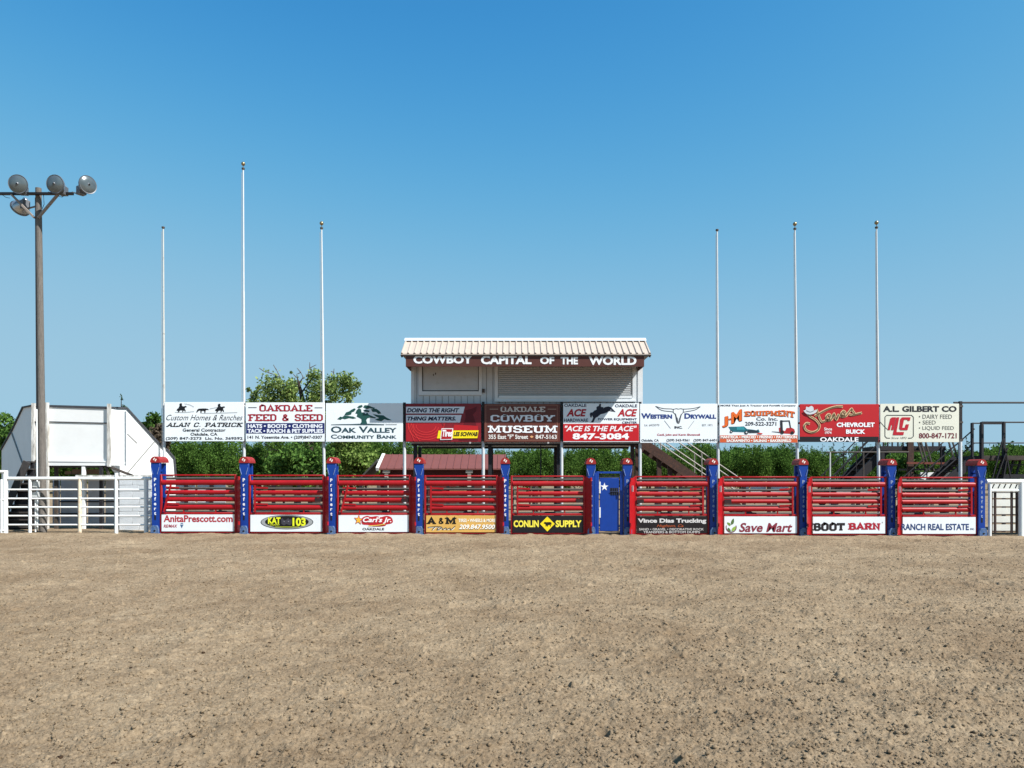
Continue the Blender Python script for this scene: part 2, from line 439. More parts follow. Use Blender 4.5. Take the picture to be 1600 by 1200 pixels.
def build_ground():
    # the arena's loose dirt, finer towards the camera
    nx, ny = 1650, 1250
    ys = 2.4*np.exp(np.linspace(0, math.log(24.4/2.4), ny))
    u = np.linspace(-1, 1, nx)
    Y, U = np.meshgrid(ys, u, indexing='ij')
    X = U*(.70*Y+2.0)
    Z = .017-.0034*np.clip(X, -22, 22) + dirt_height(X, Y)-.02
    edge = np.clip((1-np.abs(U))/.02, 0, 1)*np.clip((24.4-Y)/.4, 0, 1)*np.clip((Y-2.4)/.1, 0, 1)
    Z = Z*edge-.09*(1-edge)
    V = np.stack([X, Y, Z], -1).reshape(-1, 3)
    i = np.arange(nx*ny).reshape(ny, nx)
    Fq = np.stack([i[:-1, :-1], i[:-1, 1:], i[1:, 1:], i[1:, :-1]], -1).reshape(-1, 4)
    o = link_mesh('arena_dirt', arr_mesh('arena_dirt', V, Fq, DIRT)); o['kind'] = 'structure'
    # wide ground to the horizon
    g = mat('dry_ground', '85735c', .95, var=.25, scale=.4, dirt='5d5a38', dirt_amt=.45, dscale=.08, bump=.5, bscale=4, spec=.1)
    m = MB()
    xs = [-4000, -22, 22, 4000]; yy = [-300, 60, 5000]
    vs = [(x, y, .017-.0034*max(-22, min(22, x))-.055 if y <= 60 else -.05) for y in yy for x in xs]
    m.add(vs, [(r*4+c, r*4+c+1, r*4+c+5, r*4+c+4) for r in range(2) for c in range(3)])
    o = m.build('ground', g, smooth=False); o['kind'] = 'structure'
    o.data.materials.append(DIRT)
    for p in o.data.polygons[:3]: p.material_index = 1
build_ground()

def clods(name, n, cmin, cmax, m, seed, sq=.75):
    r = np.random.default_rng(seed)
    ph = (1+5**.5)/2
    ico = np.array([(-1,ph,0),(1,ph,0),(-1,-ph,0),(1,-ph,0),(0,-1,ph),(0,1,ph),(0,-1,-ph),(0,1,-ph),(ph,0,-1),(ph,0,1),(-ph,0,-1),(-ph,0,1)])/1.9
    fc = np.array([(0,11,5),(0,5,1),(0,1,7),(0,7,10),(0,10,11),(1,5,9),(5,11,4),(11,10,2),(10,7,6),(7,1,8),(3,9,4),(3,4,2),(3,2,6),(3,6,8),(3,8,9),(4,9,5),(2,4,11),(6,2,10),(8,6,7),(9,8,1)])
    y = 3.0*np.exp(r.random(n)*math.log(21.4/3.0)); x = (r.random(n)*2-1)*(.69*y+1.2)
    s = cmin+(cmax-cmin)*r.random(n)**5
    z = .017-.0034*x+dirt_height(x, y)-.02+s*.25
    sc = s[:, None, None]*(.7+.6*r.random((n, 1, 3)))*np.array([1, 1, sq])
    V = ico[None]*(1+.35*(r.random((n, 12, 3))-.5))*sc
    th = r.random(n)*6.28; co, si = np.cos(th)[:, None], np.sin(th)[:, None]
    V = np.stack([V[..., 0]*co-V[..., 1]*si, V[..., 0]*si+V[..., 1]*co, V[..., 2]], -1)+np.stack([x, y, z], -1)[:, None]
    Fc = fc[None]+12*np.arange(n)[:, None, None]
    o = link_mesh(name, arr_mesh(name, V.reshape(-1, 3), Fc.reshape(-1, 3), m)); o['kind'] = 'stuff'
    return o
tag(clods('dirt_clods', 75000, .0045, .019, DIRT, 3), 'loose clods of tan dirt strewn over the arena floor', 'dirt clods')
tag(clods('manure_crumbs', 200, .008, .022, mat('dark_manure', '3a2c20', .95, var=.4, scale=40, spec=.1), 5, .6), 'dark brown crumbs of damp dirt and manure scattered on the arena floor', 'manure')

# ---------------------------------------------------------------- bucking chutes
GY = 22.0
RED = mat('red_paint', '9a0e16', .45, var=.14, scale=5, dirt='701a1a', dirt_amt=.3, dscale=9, spec=.35)
REDCAP = mat('red_cap_paint', '8d1d1b', .55, var=.15, scale=8, dirt='8a5a50', dirt_amt=.32, dscale=14)
BLUE = mat('blue_paint', '09378a', .42, var=.12, scale=5, dirt='25406f', dirt_amt=.3, dscale=8)
WORN = mat('worn_blue_steel', '41608c', .5, var=.25, scale=12, dirt='8d9094', dirt_amt=.42, dscale=16)
BLACK = mat('black_steel', '16161a', .55, var=.2)
WHITEP = mat('white_paint', 'e2e4e2', .5, var=.05, scale=4, dirt='bdb6a6', dirt_amt=.28, dscale=7)
WHITEPIPE = mat('white_pipe_paint', 'e0e2e0', .45, var=.05, scale=4, dirt='a8865c', dirt_amt=.24, dscale=5)
BROWNSTEEL = mat('rusty_steel', '3d2820', .7, var=.3, scale=9, dirt='5d3a26', dirt_amt=.4, dscale=12)
GREYSTEEL = mat('weathered_steel', '4a443f', .65, var=.25, scale=9, dirt='5e4636', dirt_amt=.38, dscale=8)
DARKSTEEL = mat('dark_steel', '1f1c20', .6, var=.25, scale=7, dirt='33292a', dirt_amt=.35, dscale=8)

ZREF = gz(-1)
def zg(py, x): return PZ(py, GY) - ZREF + gz(x)      # heights measured at the middle chutes, set on the sloping floor

def chute_post(px, label, lit):
    x = PX(px, GY-.06); g = gz(x)
    t = thing('chute_post', label, 'gate post', (x, GY, g), 'blue posts between the bucking chutes')
    y0 = GY-.08
    pol = [(-.098,.0),(.098,.0),(.098,1.70),(.128,1.86),(.128,2.03),(-.128,2.03),(-.128,1.86),(-.098,1.70)]
    m = MB(); m.prism([(x+a, g+b) for a, b in pol], y0, y0+.11)
    for sx in (-1, 1):
        m.box(x+sx*.098, x+sx*.088, y0+.111, y0+.20, g+.05, g+1.72)
    m.build('front_column', BLUE, t, bevel=.006)
    r = MB(); r.box(x-.085, x+.085, y0+.42, y0+.52, g, g+2.02)
    for zz in (.55, 1.15, 1.78): r.box(x-.02, x+.02, y0+.2, y0+.419, g+zz, g+zz+.05)
    r.build('rear_column', BLUE, t)
    c = MB(); prof = [(.142*math.cos(a), .165*math.sin(a)) for a in np.linspace(0, math.pi, 15)]
    prof = [(p, max(0, q)) for p, q in prof]
    c.prism([(x-.142, g+2.031)]+[(x-p, g+2.045+q) for p, q in prof]+[(x+.142, g+2.031)][::1], y0-.02, y0+.56)
    cap = c.build('cap', REDCAP, t)
    e = MB()
    for k, (ex, ez) in enumerate(((-.022, .02), (.024, -.012))):
        e.flat([(x+ex-.03, g+2.115+ez-.02), (x+ex-.005, g+2.115+ez-.04), (x+ex+.03, g+2.115+ez+.022), (x+ex+.004, g+2.115+ez+.04)], y0-.024)
    e.build('emblem', paint('e8dcd4'), cap, smooth=False)
    b = MB(); pol = [(-.105,-.03),(.115,-.03),(.115,.16),(.08,.24),(-.05,.24),(-.105,.15)]
    b.prism([(x+a, g+q) for a, q in pol], y0-.07, y0-.001)
    b.box(x-.135, x+.135, y0-.05, y0+.5, g-.05, g+.018)
    f = b.build('foot_plate', WORN, t, bevel=.005)
    h = MB(); h.lathe([(.028, 0), (.028, .004)], (x+.012, y0-.071, g+.09), (0, -1, 0), 14, cap1=True); h.build('bolt_hole', BLACK, f)
    s = MB(); s.box(x-.022, x+.022, y0-.006, y0-.001, g+.40, g+.53); s.build('slot', BLACK, t)
    L = MB(); zt = 1.60
    for ch in 'Priefert':
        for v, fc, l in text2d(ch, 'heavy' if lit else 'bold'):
            xs = [a for a, _ in v]; ysn = [q for _, q in v]
            wd = max(xs)-min(xs); hh = max(ysn)-min(ysn)
            sc = .100/max(.74, hh)*(1.0)
            L.add([(x+(a-(max(xs)+min(xs))/2)*sc*1.0, y0-.005, g+zt-.105+(q-min(0, min(ysn)))*sc) for a, q in v], fc)
        zt -= .137
    L.build('lettering', paint('e0e4ea' if lit else '8f9cb8'), t, smooth=False)  # greyer letters on the right-hand posts: their shade put into the paint colour
    for sx in (-1, 1):
        k = MB(); k.tube((x+sx*.118, y0-.012, g+1.90), (x+sx*.062, y0-.012, g+1.70), .007, 6); k.build('pull_rod', mat('pale_blue_rod', '7f93bb', .5), t)
    return t

POSTS = [243, 381.5, 518, 654.5, 789.5, 923.5, 980.5, 1114.5, 1255, 1393, 1533.5]
PLAB = ['end blue chute post beside the white pipe fence at the left of the chutes',
 'blue chute post between the web-address gate and the oval-badge gate',
 'blue chute post between the oval-badge gate and the white gate with a yellow star logo',
 'blue chute post between the yellow star gate and the tan tire-shop gate',
 'blue chute post between the tan tire-shop gate and the black gate with a yellow diamond',
 'blue chute post on the left side of the blue walk-through door',
 'blue chute post on the right side of the blue walk-through door',
 'blue chute post between the black trucking gate and the white leaf-logo gate',
 'blue chute post between the leaf-logo gate and the gate with black and red block letters',
 'blue chute post between the black-and-red lettered gate and the navy lettered gate',
 'end blue chute post beside the brown barred pen gate at the right of the chutes']
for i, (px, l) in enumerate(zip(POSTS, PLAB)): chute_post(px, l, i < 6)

def chute_gate(px0, px1, hinge, label, banner, slat, slot):
    """hinge: +1 = hinged on the right post, -1 = hinged on the left post"""
    x0, x1 = PX(px0, GY), PX(px1, GY); xm = (x0+x1)/2
    Z = lambda py: zg(py, xm)
    t = thing('chute_gate', label, 'chute gate', (xm, GY, gz(xm)), 'red gates of the bucking chutes')
    m = MB(); e = .055
    m.box(x0, x0+e, GY-.03, GY+.03, Z(834.4), Z(742.6)); m.box(x1-e, x1, GY-.03, GY+.03, Z(834.4), Z(742.6))
    m.box(x0+e, x1-e, GY-.027, GY+.027, Z(744.9), Z(742.7))
    m.box(x0+e, x1-e, GY-.05, GY+.04, Z(805.0), Z(801.8))
    m.box(x0+e, x1-e, GY-.035, GY+.03, Z(834.3), Z(831.6))
    fr = m.build('frame', RED, t, bevel=.008)
    in0, in1 = x0+e, x1-e
    for k, (a, b) in enumerate(((751.2, 759.4), (767.2, 774.2), (778.4, 785.2), (790.2, 797.6))):
        zc = (Z(a)+Z(b))/2; h = (Z(a)-Z(b))/2
        r = MB(); lo, hi = in0, in1
        if hinge > 0 and k: lo += .10
        if hinge < 0 and k: hi -= .10
        r.tube((lo, GY, zc), (hi, GY, zc), .052, 14, rb=h/.052)
        r.build('rail', RED, t)
    # hinge wing leaning forward to the post
    xa, xb = (x1, x1+.175) if hinge > 0 else (x0, x0-.175)
    w_ = MB(); zb, zt = Z(833.5), Z(743.5)
    ya, yb = GY-.032, GY-.225
    d = .014*hinge
    vs = [(xa, ya, zb), (xb, yb, zb+.02), (xb, yb, zt-.1), (xa, ya, zt), (xa-d, ya+.02, zb), (xb-d, yb+.02, zb+.02), (xb-d, yb+.02, zt-.1), (xa-d, ya+.02, zt)]
    w_.add(vs, [(0,1,2,3),(4,7,6,5),(0,4,5,1),(1,5,6,2),(2,6,7,3),(3,7,4,0)])
    wing = w_.build('hinge_plate', RED, t)
    for py in (748.5, 818):
        k = MB(); k.tube((xb-.03*hinge, yb-.012, Z(py)-.05), (xb-.03*hinge, yb-.012, Z(py)+.05), .034, 10); k.build('hinge', RED, wing)
    if hinge < 0:
        q = MB(); mx_, my_ = xa*.42+xb*.58, ya*.42+yb*.58
        q.beam((mx_+.012, my_-.022, Z(767)), (mx_+.012, my_-.022, Z(757.5)), .075, .006, up=(1, .95, 0)); q.build('sticker', WHITEP, wing)
    # slide bar and its brackets at the latch end
    s = MB()
    xl = in0+.14 if hinge > 0 else in1-.14
    if slat: s.beam((xl+.14, GY-.075, Z(758)), (xl-.06, GY-.075, Z(801)), .05, .03, up=(0, 1, 0))
    else: s.beam((xl, GY-.075, Z(759)), (xl, GY-.075, Z(801)), .05, .03, up=(0, 1, 0))
    lb = s.build('latch_bar', RED, t)
    for py in (762.5, 788):
        k = MB(); k.beam((xl-.02, GY-.045, Z(py)), (xl+.36*hinge, GY-.045, Z(py+1)), .022, .05); k.build('bracket', RED, t)
    if slot:
        q = MB(); xs = in1-.20 if hinge > 0 else in0
        q.box(xs, xs+.20, GY-.066, GY-.052, Z(785), Z(778.8)); q.build('latch_pocket', mat('dark_pocket', '2a1214', .6), t)
    for z in (799.5,):
        for u in (.3, .72):
            k = MB(); k.box(x0+(x1-x0)*u, x0+(x1-x0)*u+.03, GY-.02, GY+.02, Z(802), Z(797)); k.build('tie', RED, t)
    # banner panel
    bn = MB(); bn.box(in0+.004, in1-.004, GY-.052, GY-.036, Z(831.4), Z(805.3))
    bo = bn.build('banner', banner, t)
    return t, bo

BW = mat('white_banner_vinyl', 'dfe3e6', .42, var=.03, scale=3)
BK = mat('black_banner_vinyl', '17161a', .4, var=.1)
BD = mat('dark_banner_vinyl', '1d1618', .4, var=.1)
BT = mat('tan_banner_vinyl', 'd3a556', .42, var=.1, scale=3)
gfront = GY-.052
def GA(bo, ox, oy=715, sc=5.3333):
    px = ox+450/sc
    return Art(bo, ox, oy, sc, GY-.054, gfront, gz(PX(px, GY))-ZREF)

t, b = chute_gate(250.6, 369.7, 1, 'red chute gate with a white banner showing a web address in red letters', BW, True, False)
a = GA(b, 230)
a.text('AnitaPrescott.com', 137, 712, 487, 545, 'a81f2c', 'bold')
a.text('RE/MAX', 137, 252, 565, 591, 'a3263a', 'boldital')
a.poly([(288, 597), (280, 578), (275, 566), (279, 556), (289, 552), (299, 556), (303, 566), (297, 578)], '3b5f86', 1)
a.poly([(277, 562), (301, 562), (302, 568), (276, 568)], 'c9d2da', 2)

t, b = chute_gate(389, 507, 1, 'red chute gate with a white banner carrying a grey and black oval badge', BW, False, True)
a = GA(b, 230)
a.ell(1165, 545, 220, 60, '26282a'); a.ell(1165, 545, 214, 56, '9a9d9e', 2); a.ell(1165, 543, 182, 50, '141414', 3)
a.text('KAT', 1008, 1112, 505, 560, 'dfe62a', 'heavy', 4); a.text('103', 1212, 1322, 508, 578, 'dfe62a', 'heavy', 4)
a.text('COUNTRY', 1022, 1105, 563, 573, 'dfe62a', 'bold', 4); a.rect(1065, 1265, 583, 588, 'b9c035', 4)
a.poly([(1120, 560), (1116, 520), (1128, 508), (1134, 522), (1150, 530), (1166, 522), (1176, 510), (1186, 524), (1204, 520), (1206, 558), (1190, 572), (1160, 560), (1140, 574)], '3c3a42', 4)
a.polys([[(1138, 535), (1150, 540), (1140, 544)], [(1172, 540), (1184, 534), (1182, 544)]], '8a8890', 5)

t, b = chute_gate(526.5, 642, 1, 'red chute gate with a white banner carrying a yellow star logo and red script', BW, True, True)
a = GA(b, 510)
a.poly([(290, 520), (305, 500), (340, 488), (372, 496), (420, 490), (450, 500), (500, 488), (540, 500), (555, 535), (540, 552), (500, 560), (488, 572), (420, 578), (350, 564), (300, 558)], 'b3202a', 1, sm=3)
st = []
for i in range(10):
    r = 46 if i % 2 == 0 else 19
    st.append((268+r*.9*math.sin(i*math.pi/5+.1), 522-r*math.cos(i*math.pi/5+.1)))
a.poly(st, 'b3202a', 2)
st2 = [(268+(p-268)*.74, 523+(q-522)*.74) for p, q in st]
a.poly(st2, 'f0b23c', 3)
a.text("Carl's Jr.", 305, 542, 499, 553, 'f3eeee', 'boldital', 4)
a.lines([[(350, 572), (430, 566), (490, 556)]], 6, 'e2c25a', 4, sm=4)
a.text('OAKDALE', 300, 482, 588, 608, '222428', 'bold')

t, b = chute_gate(663, 778, 1, 'red chute gate with a tan yellow banner in black and white lettering', BT, False, False)
a = GA(b, 510)
a.text('A', 835, 915, 492, 556, '15120f', 'slabfat'); a.text('&', 935, 978, 502, 556, '15120f', 'slab'); a.text('M', 988, 1084, 492, 556, '15120f', 'slabfat')
a.lines([[(845, 583), (905, 578), (960, 580)], [(905, 580), (880, 606)], [(935, 585), (922, 602), (945, 598), (962, 586), (972, 600), (995, 588), (1005, 600), (1030, 590), (1040, 602), (1075, 572)]], 6, '3a3630', 2, sm=3)
a.lines([[(850, 588), (910, 583), (965, 585)], [(910, 586), (885, 609)], [(940, 590), (927, 606), (950, 602), (967, 592), (978, 604), (1000, 593), (1010, 605), (1034, 595), (1046, 606), (1070, 584)]], 5, 'ece6da', 1, sm=3)
a.text('TIRES • WHEELS & MORE', 1100, 1410, 512, 540, 'f2ecdf', 'bold')
a.text('209.847.9500', 1103, 1409, 562, 604, '5a4a30', 'boldital', 1); a.text('209.847.9500', 1105, 1405, 560, 600, 'f4efe4', 'boldital', 2)
a.poly([(822, 487), (1120, 487), (1425, 530), (1425, 487)], 'b98d48', .5, name='painted_band') if False else None

t, b = chute_gate(798, 914, 1, 'red chute gate with a black banner and a yellow diamond between yellow words', BK, False, True)
a = GA(b, 780)
a.text('CONLIN', 120, 330, 520, 578, 'ecdc4a', 'heavy'); a.text('SUPPLY', 470, 686, 520, 578, 'ecdc4a', 'heavy')
a.poly([(401, 489), (463, 550), (401, 613), (340, 550)], 'efd21f', 1); 
COW = [(372, 540), (380, 533), (392, 536), (425, 534), (436, 540), (437, 560), (433, 550), (430, 553), (430, 571), (424, 571), (423, 558), (408, 560), (405, 572), (399, 572), (398, 560), (392, 571), (387, 571), (388, 556), (380, 548), (372, 548)]
a.poly(COW, '151310', 2)

t, b = chute_gate(991.5, 1108, -1, 'red chute gate with a dark brown-black banner of grey lettering right of the blue door', BD, False, True)
a = GA(b, 970)
a.text('Vince Dias Trucking', 142, 712, 502, 547, 'cfcac8', 'heavy'); a.text('Hughson, Ca.', 300, 525, 550, 580, 'b4562c', 'script')
a.text('SAND • GRAVEL • DECORATIVE ROCK', 152, 692, 582, 601, 'b9b3b0', 'bold'); a.text('TRANSFERS & BOTTOM DUMPS', 188, 660, 605, 625, 'b9b3b0', 'bold')

t, b = chute_gate(1128, 1247.5, -1, 'red chute gate with a white banner showing green leaves and dark red script', BW, False, True)
a = GA(b, 970)
ring = [(920+42*math.cos(q), 575+42*math.sin(q)) for q in np.linspace(-.35, math.pi+.35, 22)]
a.lines([ring], 7, '6e3a40', 1)
a.poly([(920, 555), (919, 530), (930, 510), (940, 502), (944, 525), (938, 545)], '4f6b3a', 1, sm=3)
a.poly([(912, 565), (895, 555), (885, 535), (905, 538), (916, 550)], '6f8f3c', 1, sm=3)
a.poly([(925, 610), (928, 585), (945, 570), (958, 572), (950, 598)], '8fae4a', 2, sm=3)
a.poly([(918, 612), (912, 592), (896, 578), (890, 590), (900, 605)], '4f6b3a', 2, sm=3)
a.text('Save Mart', 985, 1430, 538, 615, '7f2a38', 'boldital')

t, b = chute_gate(1266, 1385, -1, 'red chute gate with a white banner of one black and one red block word', BW, False, False)
a = GA(b, 1240, 715, 4.4444)
a.text('BOOT', 133, 357, 437, 500, '231c1e', 'slabfat'); a.text('BARN', 378, 603, 437, 500, 'a3182c', 'slabfat')
a.ell(617, 441, 4, 5, 'a0a0a0')

t, b = chute_gate(1406, 1526, -1, 'red chute gate with a white banner of navy capital letters beside the end post', BW, False, False)
a = GA(b, 1240, 715, 4.4444)
a.text('RANCH REAL ESTATE', 750, 1218, 450, 495, '1f3a6a', 'bold'); a.text('INC.', 1228, 1256, 480, 493, '4a5a78', 'bold')

# ---------------------------------------------------------------- blue walk-through door
def door():
    xm = PX(952, GY); Z = lambda py: zg(py, xm)
    t = thing('walk_through_gate', 'blue steel walk-through door with a white star between two chute posts', 'door', (xm, GY, gz(xm)))
    X = lambda p: PX(p, GY)
    m = MB(); m.box(X(931.5), X(935.5), GY-.04, GY+.04, Z(837), Z(736)); m.box(X(968.5), X(973), GY-.04, GY+.04, Z(837), Z(736))
    m.box(X(935.5), X(968.5), GY-.038, GY+.038, Z(739.2), Z(736.2)); m.box(X(929), X(931.4), GY-.06, GY+.02, Z(836), Z(738))
    m.build('frame', BLUE, t, bevel=.006)
    d = MB(); d.box(X(937.2), X(967), GY-.02, GY+.02, Z(829), Z(746))
    do = d.build('door_leaf', BLUE, t, bevel=.006)
    for q0, q1 in ((752, 770), (792, 808)): q = MB(); q.box(X(936.2), X(938.2), GY-.045, GY-.021, Z(q1), Z(q0)); q.build('hinge', WHITEP, do)
    st = [(X(944.3)+(.118 if i % 2 == 0 else .045)*math.sin(i*math.pi/5), Z(760)+(.122 if i % 2 == 0 else .047)*math.cos(i*math.pi/5)) for i in range(10)]
    MB().flat(st, GY-.026).build('star', paint('e6e8ea'), do, smooth=False)
    g = MB(); g.box(X(953.2), X(965.8), GY-.026, GY-.021, Z(772.6), Z(761.6)); go = g.build('peep_opening', BLACK, do)
    k = MB()
    for p in (956.4, 959.6, 962.8): k.box(X(p)-.008, X(p)+.008, GY-.04, GY-.027, Z(772.4), Z(761.8))
    k.box(X(953.3), X(965.7), GY-.052, GY-.041, Z(767.8), Z(766.6)); k.build('grille_bar', mat('blue_grey_steel', '2c3550', .5), do)
    b = MB(); pts = [Vector((X(935), GY-.03, Z(830.5)))]
    for i in range(13):
        u = i/12; pts.append(Vector((X(935.5+33*u), GY-.03, Z(833.5+5*math.sin(math.pi*u)))))
    b.path(pts[1:], .022, 8); b.tube((X(935.6), GY, Z(832)), (X(968.4), GY, Z(832)), .018, 8); b.build('threshold_bar', BLACK, t)
    m = MB()
    for i in range(9): m.tube((X(937+3.7*i), GY, Z(745)), (X(937+3.7*i), GY, Z(739.3)), .008, 5)
    m.tube((X(935.5), GY, Z(742)), (X(968.5), GY, Z(742)), .012, 6); m.build('transom_mesh', DARKSTEEL, t)
door()
# ---------------------------------------------------------------- advertising boards on their pipes
SY = 23.8
def panel_mat(name, c, **k): return mat(name, c, .5, var=.03, scale=2.5, **k)
SW = panel_mat('white_sign_paint', 'e3e8ea', dirt='c4c6c2', dirt_amt=.2, dscale=6)
SB = panel_mat('brown_sign_paint', '5e2c22'); SR = panel_mat('red_sign_paint', 'b0121c'); SCR = panel_mat('cream_sign_paint', 'd9d8c8')
SRD = mat('crimson_sign_paint', '7d1420', .45, var=.3, scale=3)
WOODDK = mat('dark_wood', '2a211d', .8, var=.3, scale=12, stretch=(1, 1, .2))

def board(x0, x1, y0, y1, m, label, ox, sc, oy=620):
    xm = PX((x0+x1)/2, SY)
    t = thing('advertising_board', label, 'sign', (xm, SY, PZ(y1, SY)), 'advertising boards above the chutes')
    q = MB(); q.box(PX(x0, SY), PX(x1, SY), SY-.02, SY+.012, PZ(y1, SY), PZ(y0, SY)); po = q.build('panel', m, t, bevel=.004)
    f = MB()
    for p in (y0+3, (y0+y1)/2, y1-2):
        f.box(PX(x0, SY)-.02, PX(x1, SY)+.015, SY+.013, SY+.05, PZ(p, SY)-.03, PZ(p, SY)+.03)
    f.build('backing_rail', DARKSTEEL, t)
    return t, Art(po, ox, oy, sc, SY-.022, SY-.02)

def RIDER(dx, dy, s, flip=1):
    pts = [(0,58),(6,46),(16,40),(20,30),(26,20),(22,12),(30,2),(42,2),(46,10),(42,14),(48,26),(60,26),(74,22),(82,30),(78,34),(70,34),(66,44),(74,62),(70,70),(60,56),(52,70),(44,72),(48,58),(30,58),(20,72),(10,76),(14,62),(6,60)]
    return [(dx+(p*s if flip > 0 else (84-p)*s), dy+q*s) for p, q in pts]
CALF = [(348,150),(358,125),(372,114),(410,112),(440,112),(462,116),(472,128),(452,126),(440,130),(436,158),(430,158),(424,136),(402,136),(398,158),(390,158),(388,132),(372,134),(356,152)]

t, a = board(257.5, 381.4, 628.3, 689.5, SW, 'white contractor board with black roping riders and a calf above black lettering', 250, 6.154)
a.poly(RIDER(158, 60, 1.22), '14161a', 1); a.poly(CALF, '14161a', 1); a.poly(RIDER(528, 64, 1.2), '14161a', 1)
a.lines([[(236, 66), (290, 78), (326, 98)], [(145, 148), (240, 150), (330, 140)], [(400, 158), (560, 156), (745, 150)], [(478, 116), (560, 100), (620, 98)]], 3, '4a5056', 2, sm=3)
a.text('Custom Homes & Ranches', 60, 795, 172, 226, '2a2e36', 'script'); a.text('ALAN C. PATRICK', 58, 802, 243, 294, '14161a', 'slabital')
a.text('General Contractor', 218, 632, 304, 335, '22262c', 'bold'); a.text('Oakdale, CA', 293, 553, 345, 378, '22262c', 'bold')
a.text('(209) 847-3273  Lic. No. 369592', 55, 795, 386, 420, '22262c', 'bold')

t, a = board(384.4, 507.3, 629, 690, SW, 'white feed store board with red slab capitals over a navy band', 250, 6.154)
a.text('OAKDALE', 955, 1467, 70, 141, '98182a', 'slab'); a.text('FEED & SEED', 845, 1567, 165, 234, '98182a', 'slab')
a.rect(848, 930, 100, 107, '3a3c48'); a.rect(1487, 1562, 102, 109, '3a3c48')
a.rect(829, 1582, 252, 353, '1a2560', 1)
a.text('HATS • BOOTS • CLOTHING', 845, 1562, 262, 300, 'e4e8ee', 'heavy', 2); a.text('TACK • RANCH & PET SUPPLIES', 842, 1568, 309, 348, 'e4e8ee', 'heavy', 2)
a.text('141 N. Yosemite Ave. • (209)847-0307', 842, 1562, 373, 412, '30333c', 'bold')

t, a = board(509.3, 629.6, 630, 690.3, SW, 'white bank board with a spreading dark green oak tree emblem', 500, 6.154)
G = '1f4d47'
a.poly([(385, 262), (400, 240), (398, 215), (372, 200), (352, 190), (360, 165), (340, 160), (352, 130), (372, 110), (395, 120), (400, 150), (420, 150), (440, 165), (452, 150), (470, 172), (500, 185), (540, 200), (530, 208), (480, 200), (455, 208), (445, 225), (455, 262)], G, 1)
a.polys([[(165, 215), (195, 190), (215, 195), (235, 178), (280, 185), (320, 190), (350, 205), (320, 212), (280, 205), (240, 216), (215, 210), (200, 222)],
 [(235, 175), (250, 150), (280, 140), (300, 125), (330, 110), (345, 118), (330, 140), (305, 150), (300, 170), (270, 178)],
 [(355, 105), (375, 85), (405, 78), (410, 95), (385, 108)], [(415, 100), (430, 80), (470, 84), (500, 98), (530, 105), (520, 118), (480, 110), (450, 118)],
 [(415, 125), (450, 125), (480, 135), (470, 148), (430, 142)], [(490, 120), (540, 115), (570, 135), (590, 160), (560, 165), (540, 145), (505, 145)],
 [(505, 165), (560, 175), (610, 178), (640, 200), (690, 225), (650, 225), (620, 215), (590, 235), (550, 228), (530, 215), (570, 205), (540, 190)]], G, 1)
a.polys([[(105, 266), (200, 263), (300, 262), (385, 258), (455, 258), (540, 262), (620, 264), (618, 271), (300, 270), (108, 270)], [(630, 264), (740, 264), (740, 268), (630, 268)]], '2c4a50', 2)
a.text('Oak Valley', 105, 737, 284, 346, '27464e', 'boldcaps'); a.text('Community Bank', 105, 737, 362, 403, '27464e', 'boldcaps')

t, a = board(634, 751.6, 630.6, 690.5, SRD, 'crimson tire shop board with slanted white slogan bands and coiled red rope', 500, 6.154)
a.poly([(828, 95), (1392, 95), (1376, 160), (828, 160)], 'd9dde4', 1); a.poly([(828, 175), (1362, 175), (1346, 246), (828, 246)], 'd9dde4', 1)
a.text('DOING THE RIGHT', 835, 1340, 109, 151, '1a2240', 'heavyital', 2); a.text('THING MATTERS.', 838, 1306, 190, 229, '1a2240', 'heavyital', 2)
a.poly([(828, 256), (1160, 256), (1210, 330), (1140, 425), (828, 425)], 'a01822', 1, name='painted_band'); a.poly([(1290, 268), (1520, 280), (1520, 322), (1280, 322)], 'b01a20', 1)
a.poly([(1330, 425), (1400, 200), (1395, 130), (1450, 118), (1510, 92), (1500, 140), (1470, 170), (1500, 260), (1522, 425)], '5e0f1a', .6)
for k in range(4):
    a.lines([[(1020+(95+26*k)*math.cos(q), 280+(62+24*k)*math.sin(q)) for q in np.linspace(.05+.1*k, math.pi+.2, 14)]], 6, 'cf3434', 2+.2*k)
a.lines([[(845, 260), (870, 330), (905, 425)], [(880, 256), (905, 340), (960, 425)], [(1195, 256), (1180, 320), (1120, 400)]], 6, 'cf3434', 3, sm=4)
a.poly([(1140, 325), (1525, 323), (1513, 398), (1126, 400)], 'f2d818', 4); a.text('LES SCHWAB', 1284, 1516, 338, 379, '16140e', 'heavyital', 5)
a.poly([(1170, 303), (1282, 303), (1272, 412), (1156, 415)], 'e6dcdc', 5); a.poly([(1177, 311), (1272, 311), (1263, 404), (1166, 407)], 'a8141e', 6)
a.text('Tires', 1178, 1270, 318, 384, 'f2ecec', 'heavyital', 7)

t, a = board(756.4, 875, 631, 690.5, SB, 'brown museum board with white western capitals and a thin border', 750, 6.154)
a.lines([[(56, 80), (56, 418), (743, 418), (743, 80), (56, 80)]], 4, '9a6a58', 1)
a.text('OAKDALE', 198, 627, 90, 146, 'c9bdb4', 'slab', 2); a.rect(92, 174, 116, 122, 'a88c7c', 2); a.rect(650, 734, 116, 122, 'a88c7c', 2)
a.text('COWBOY', 102, 722, 168, 246, 'e2e4e8', 'slab', 2); a.text('MUSEUM', 74, 746, 270, 346, 'eceff2', 'slab', 2)
a.text('355 East "F" Street', 82, 462, 362, 406, 'e2dcd6', 'bold', 2); a.poly([(478, 384), (497, 372), (516, 384), (497, 397)], 'd9a070', 2); a.text('847-5163', 534, 738, 364, 406, 'e2dcd6', 'bold', 2)

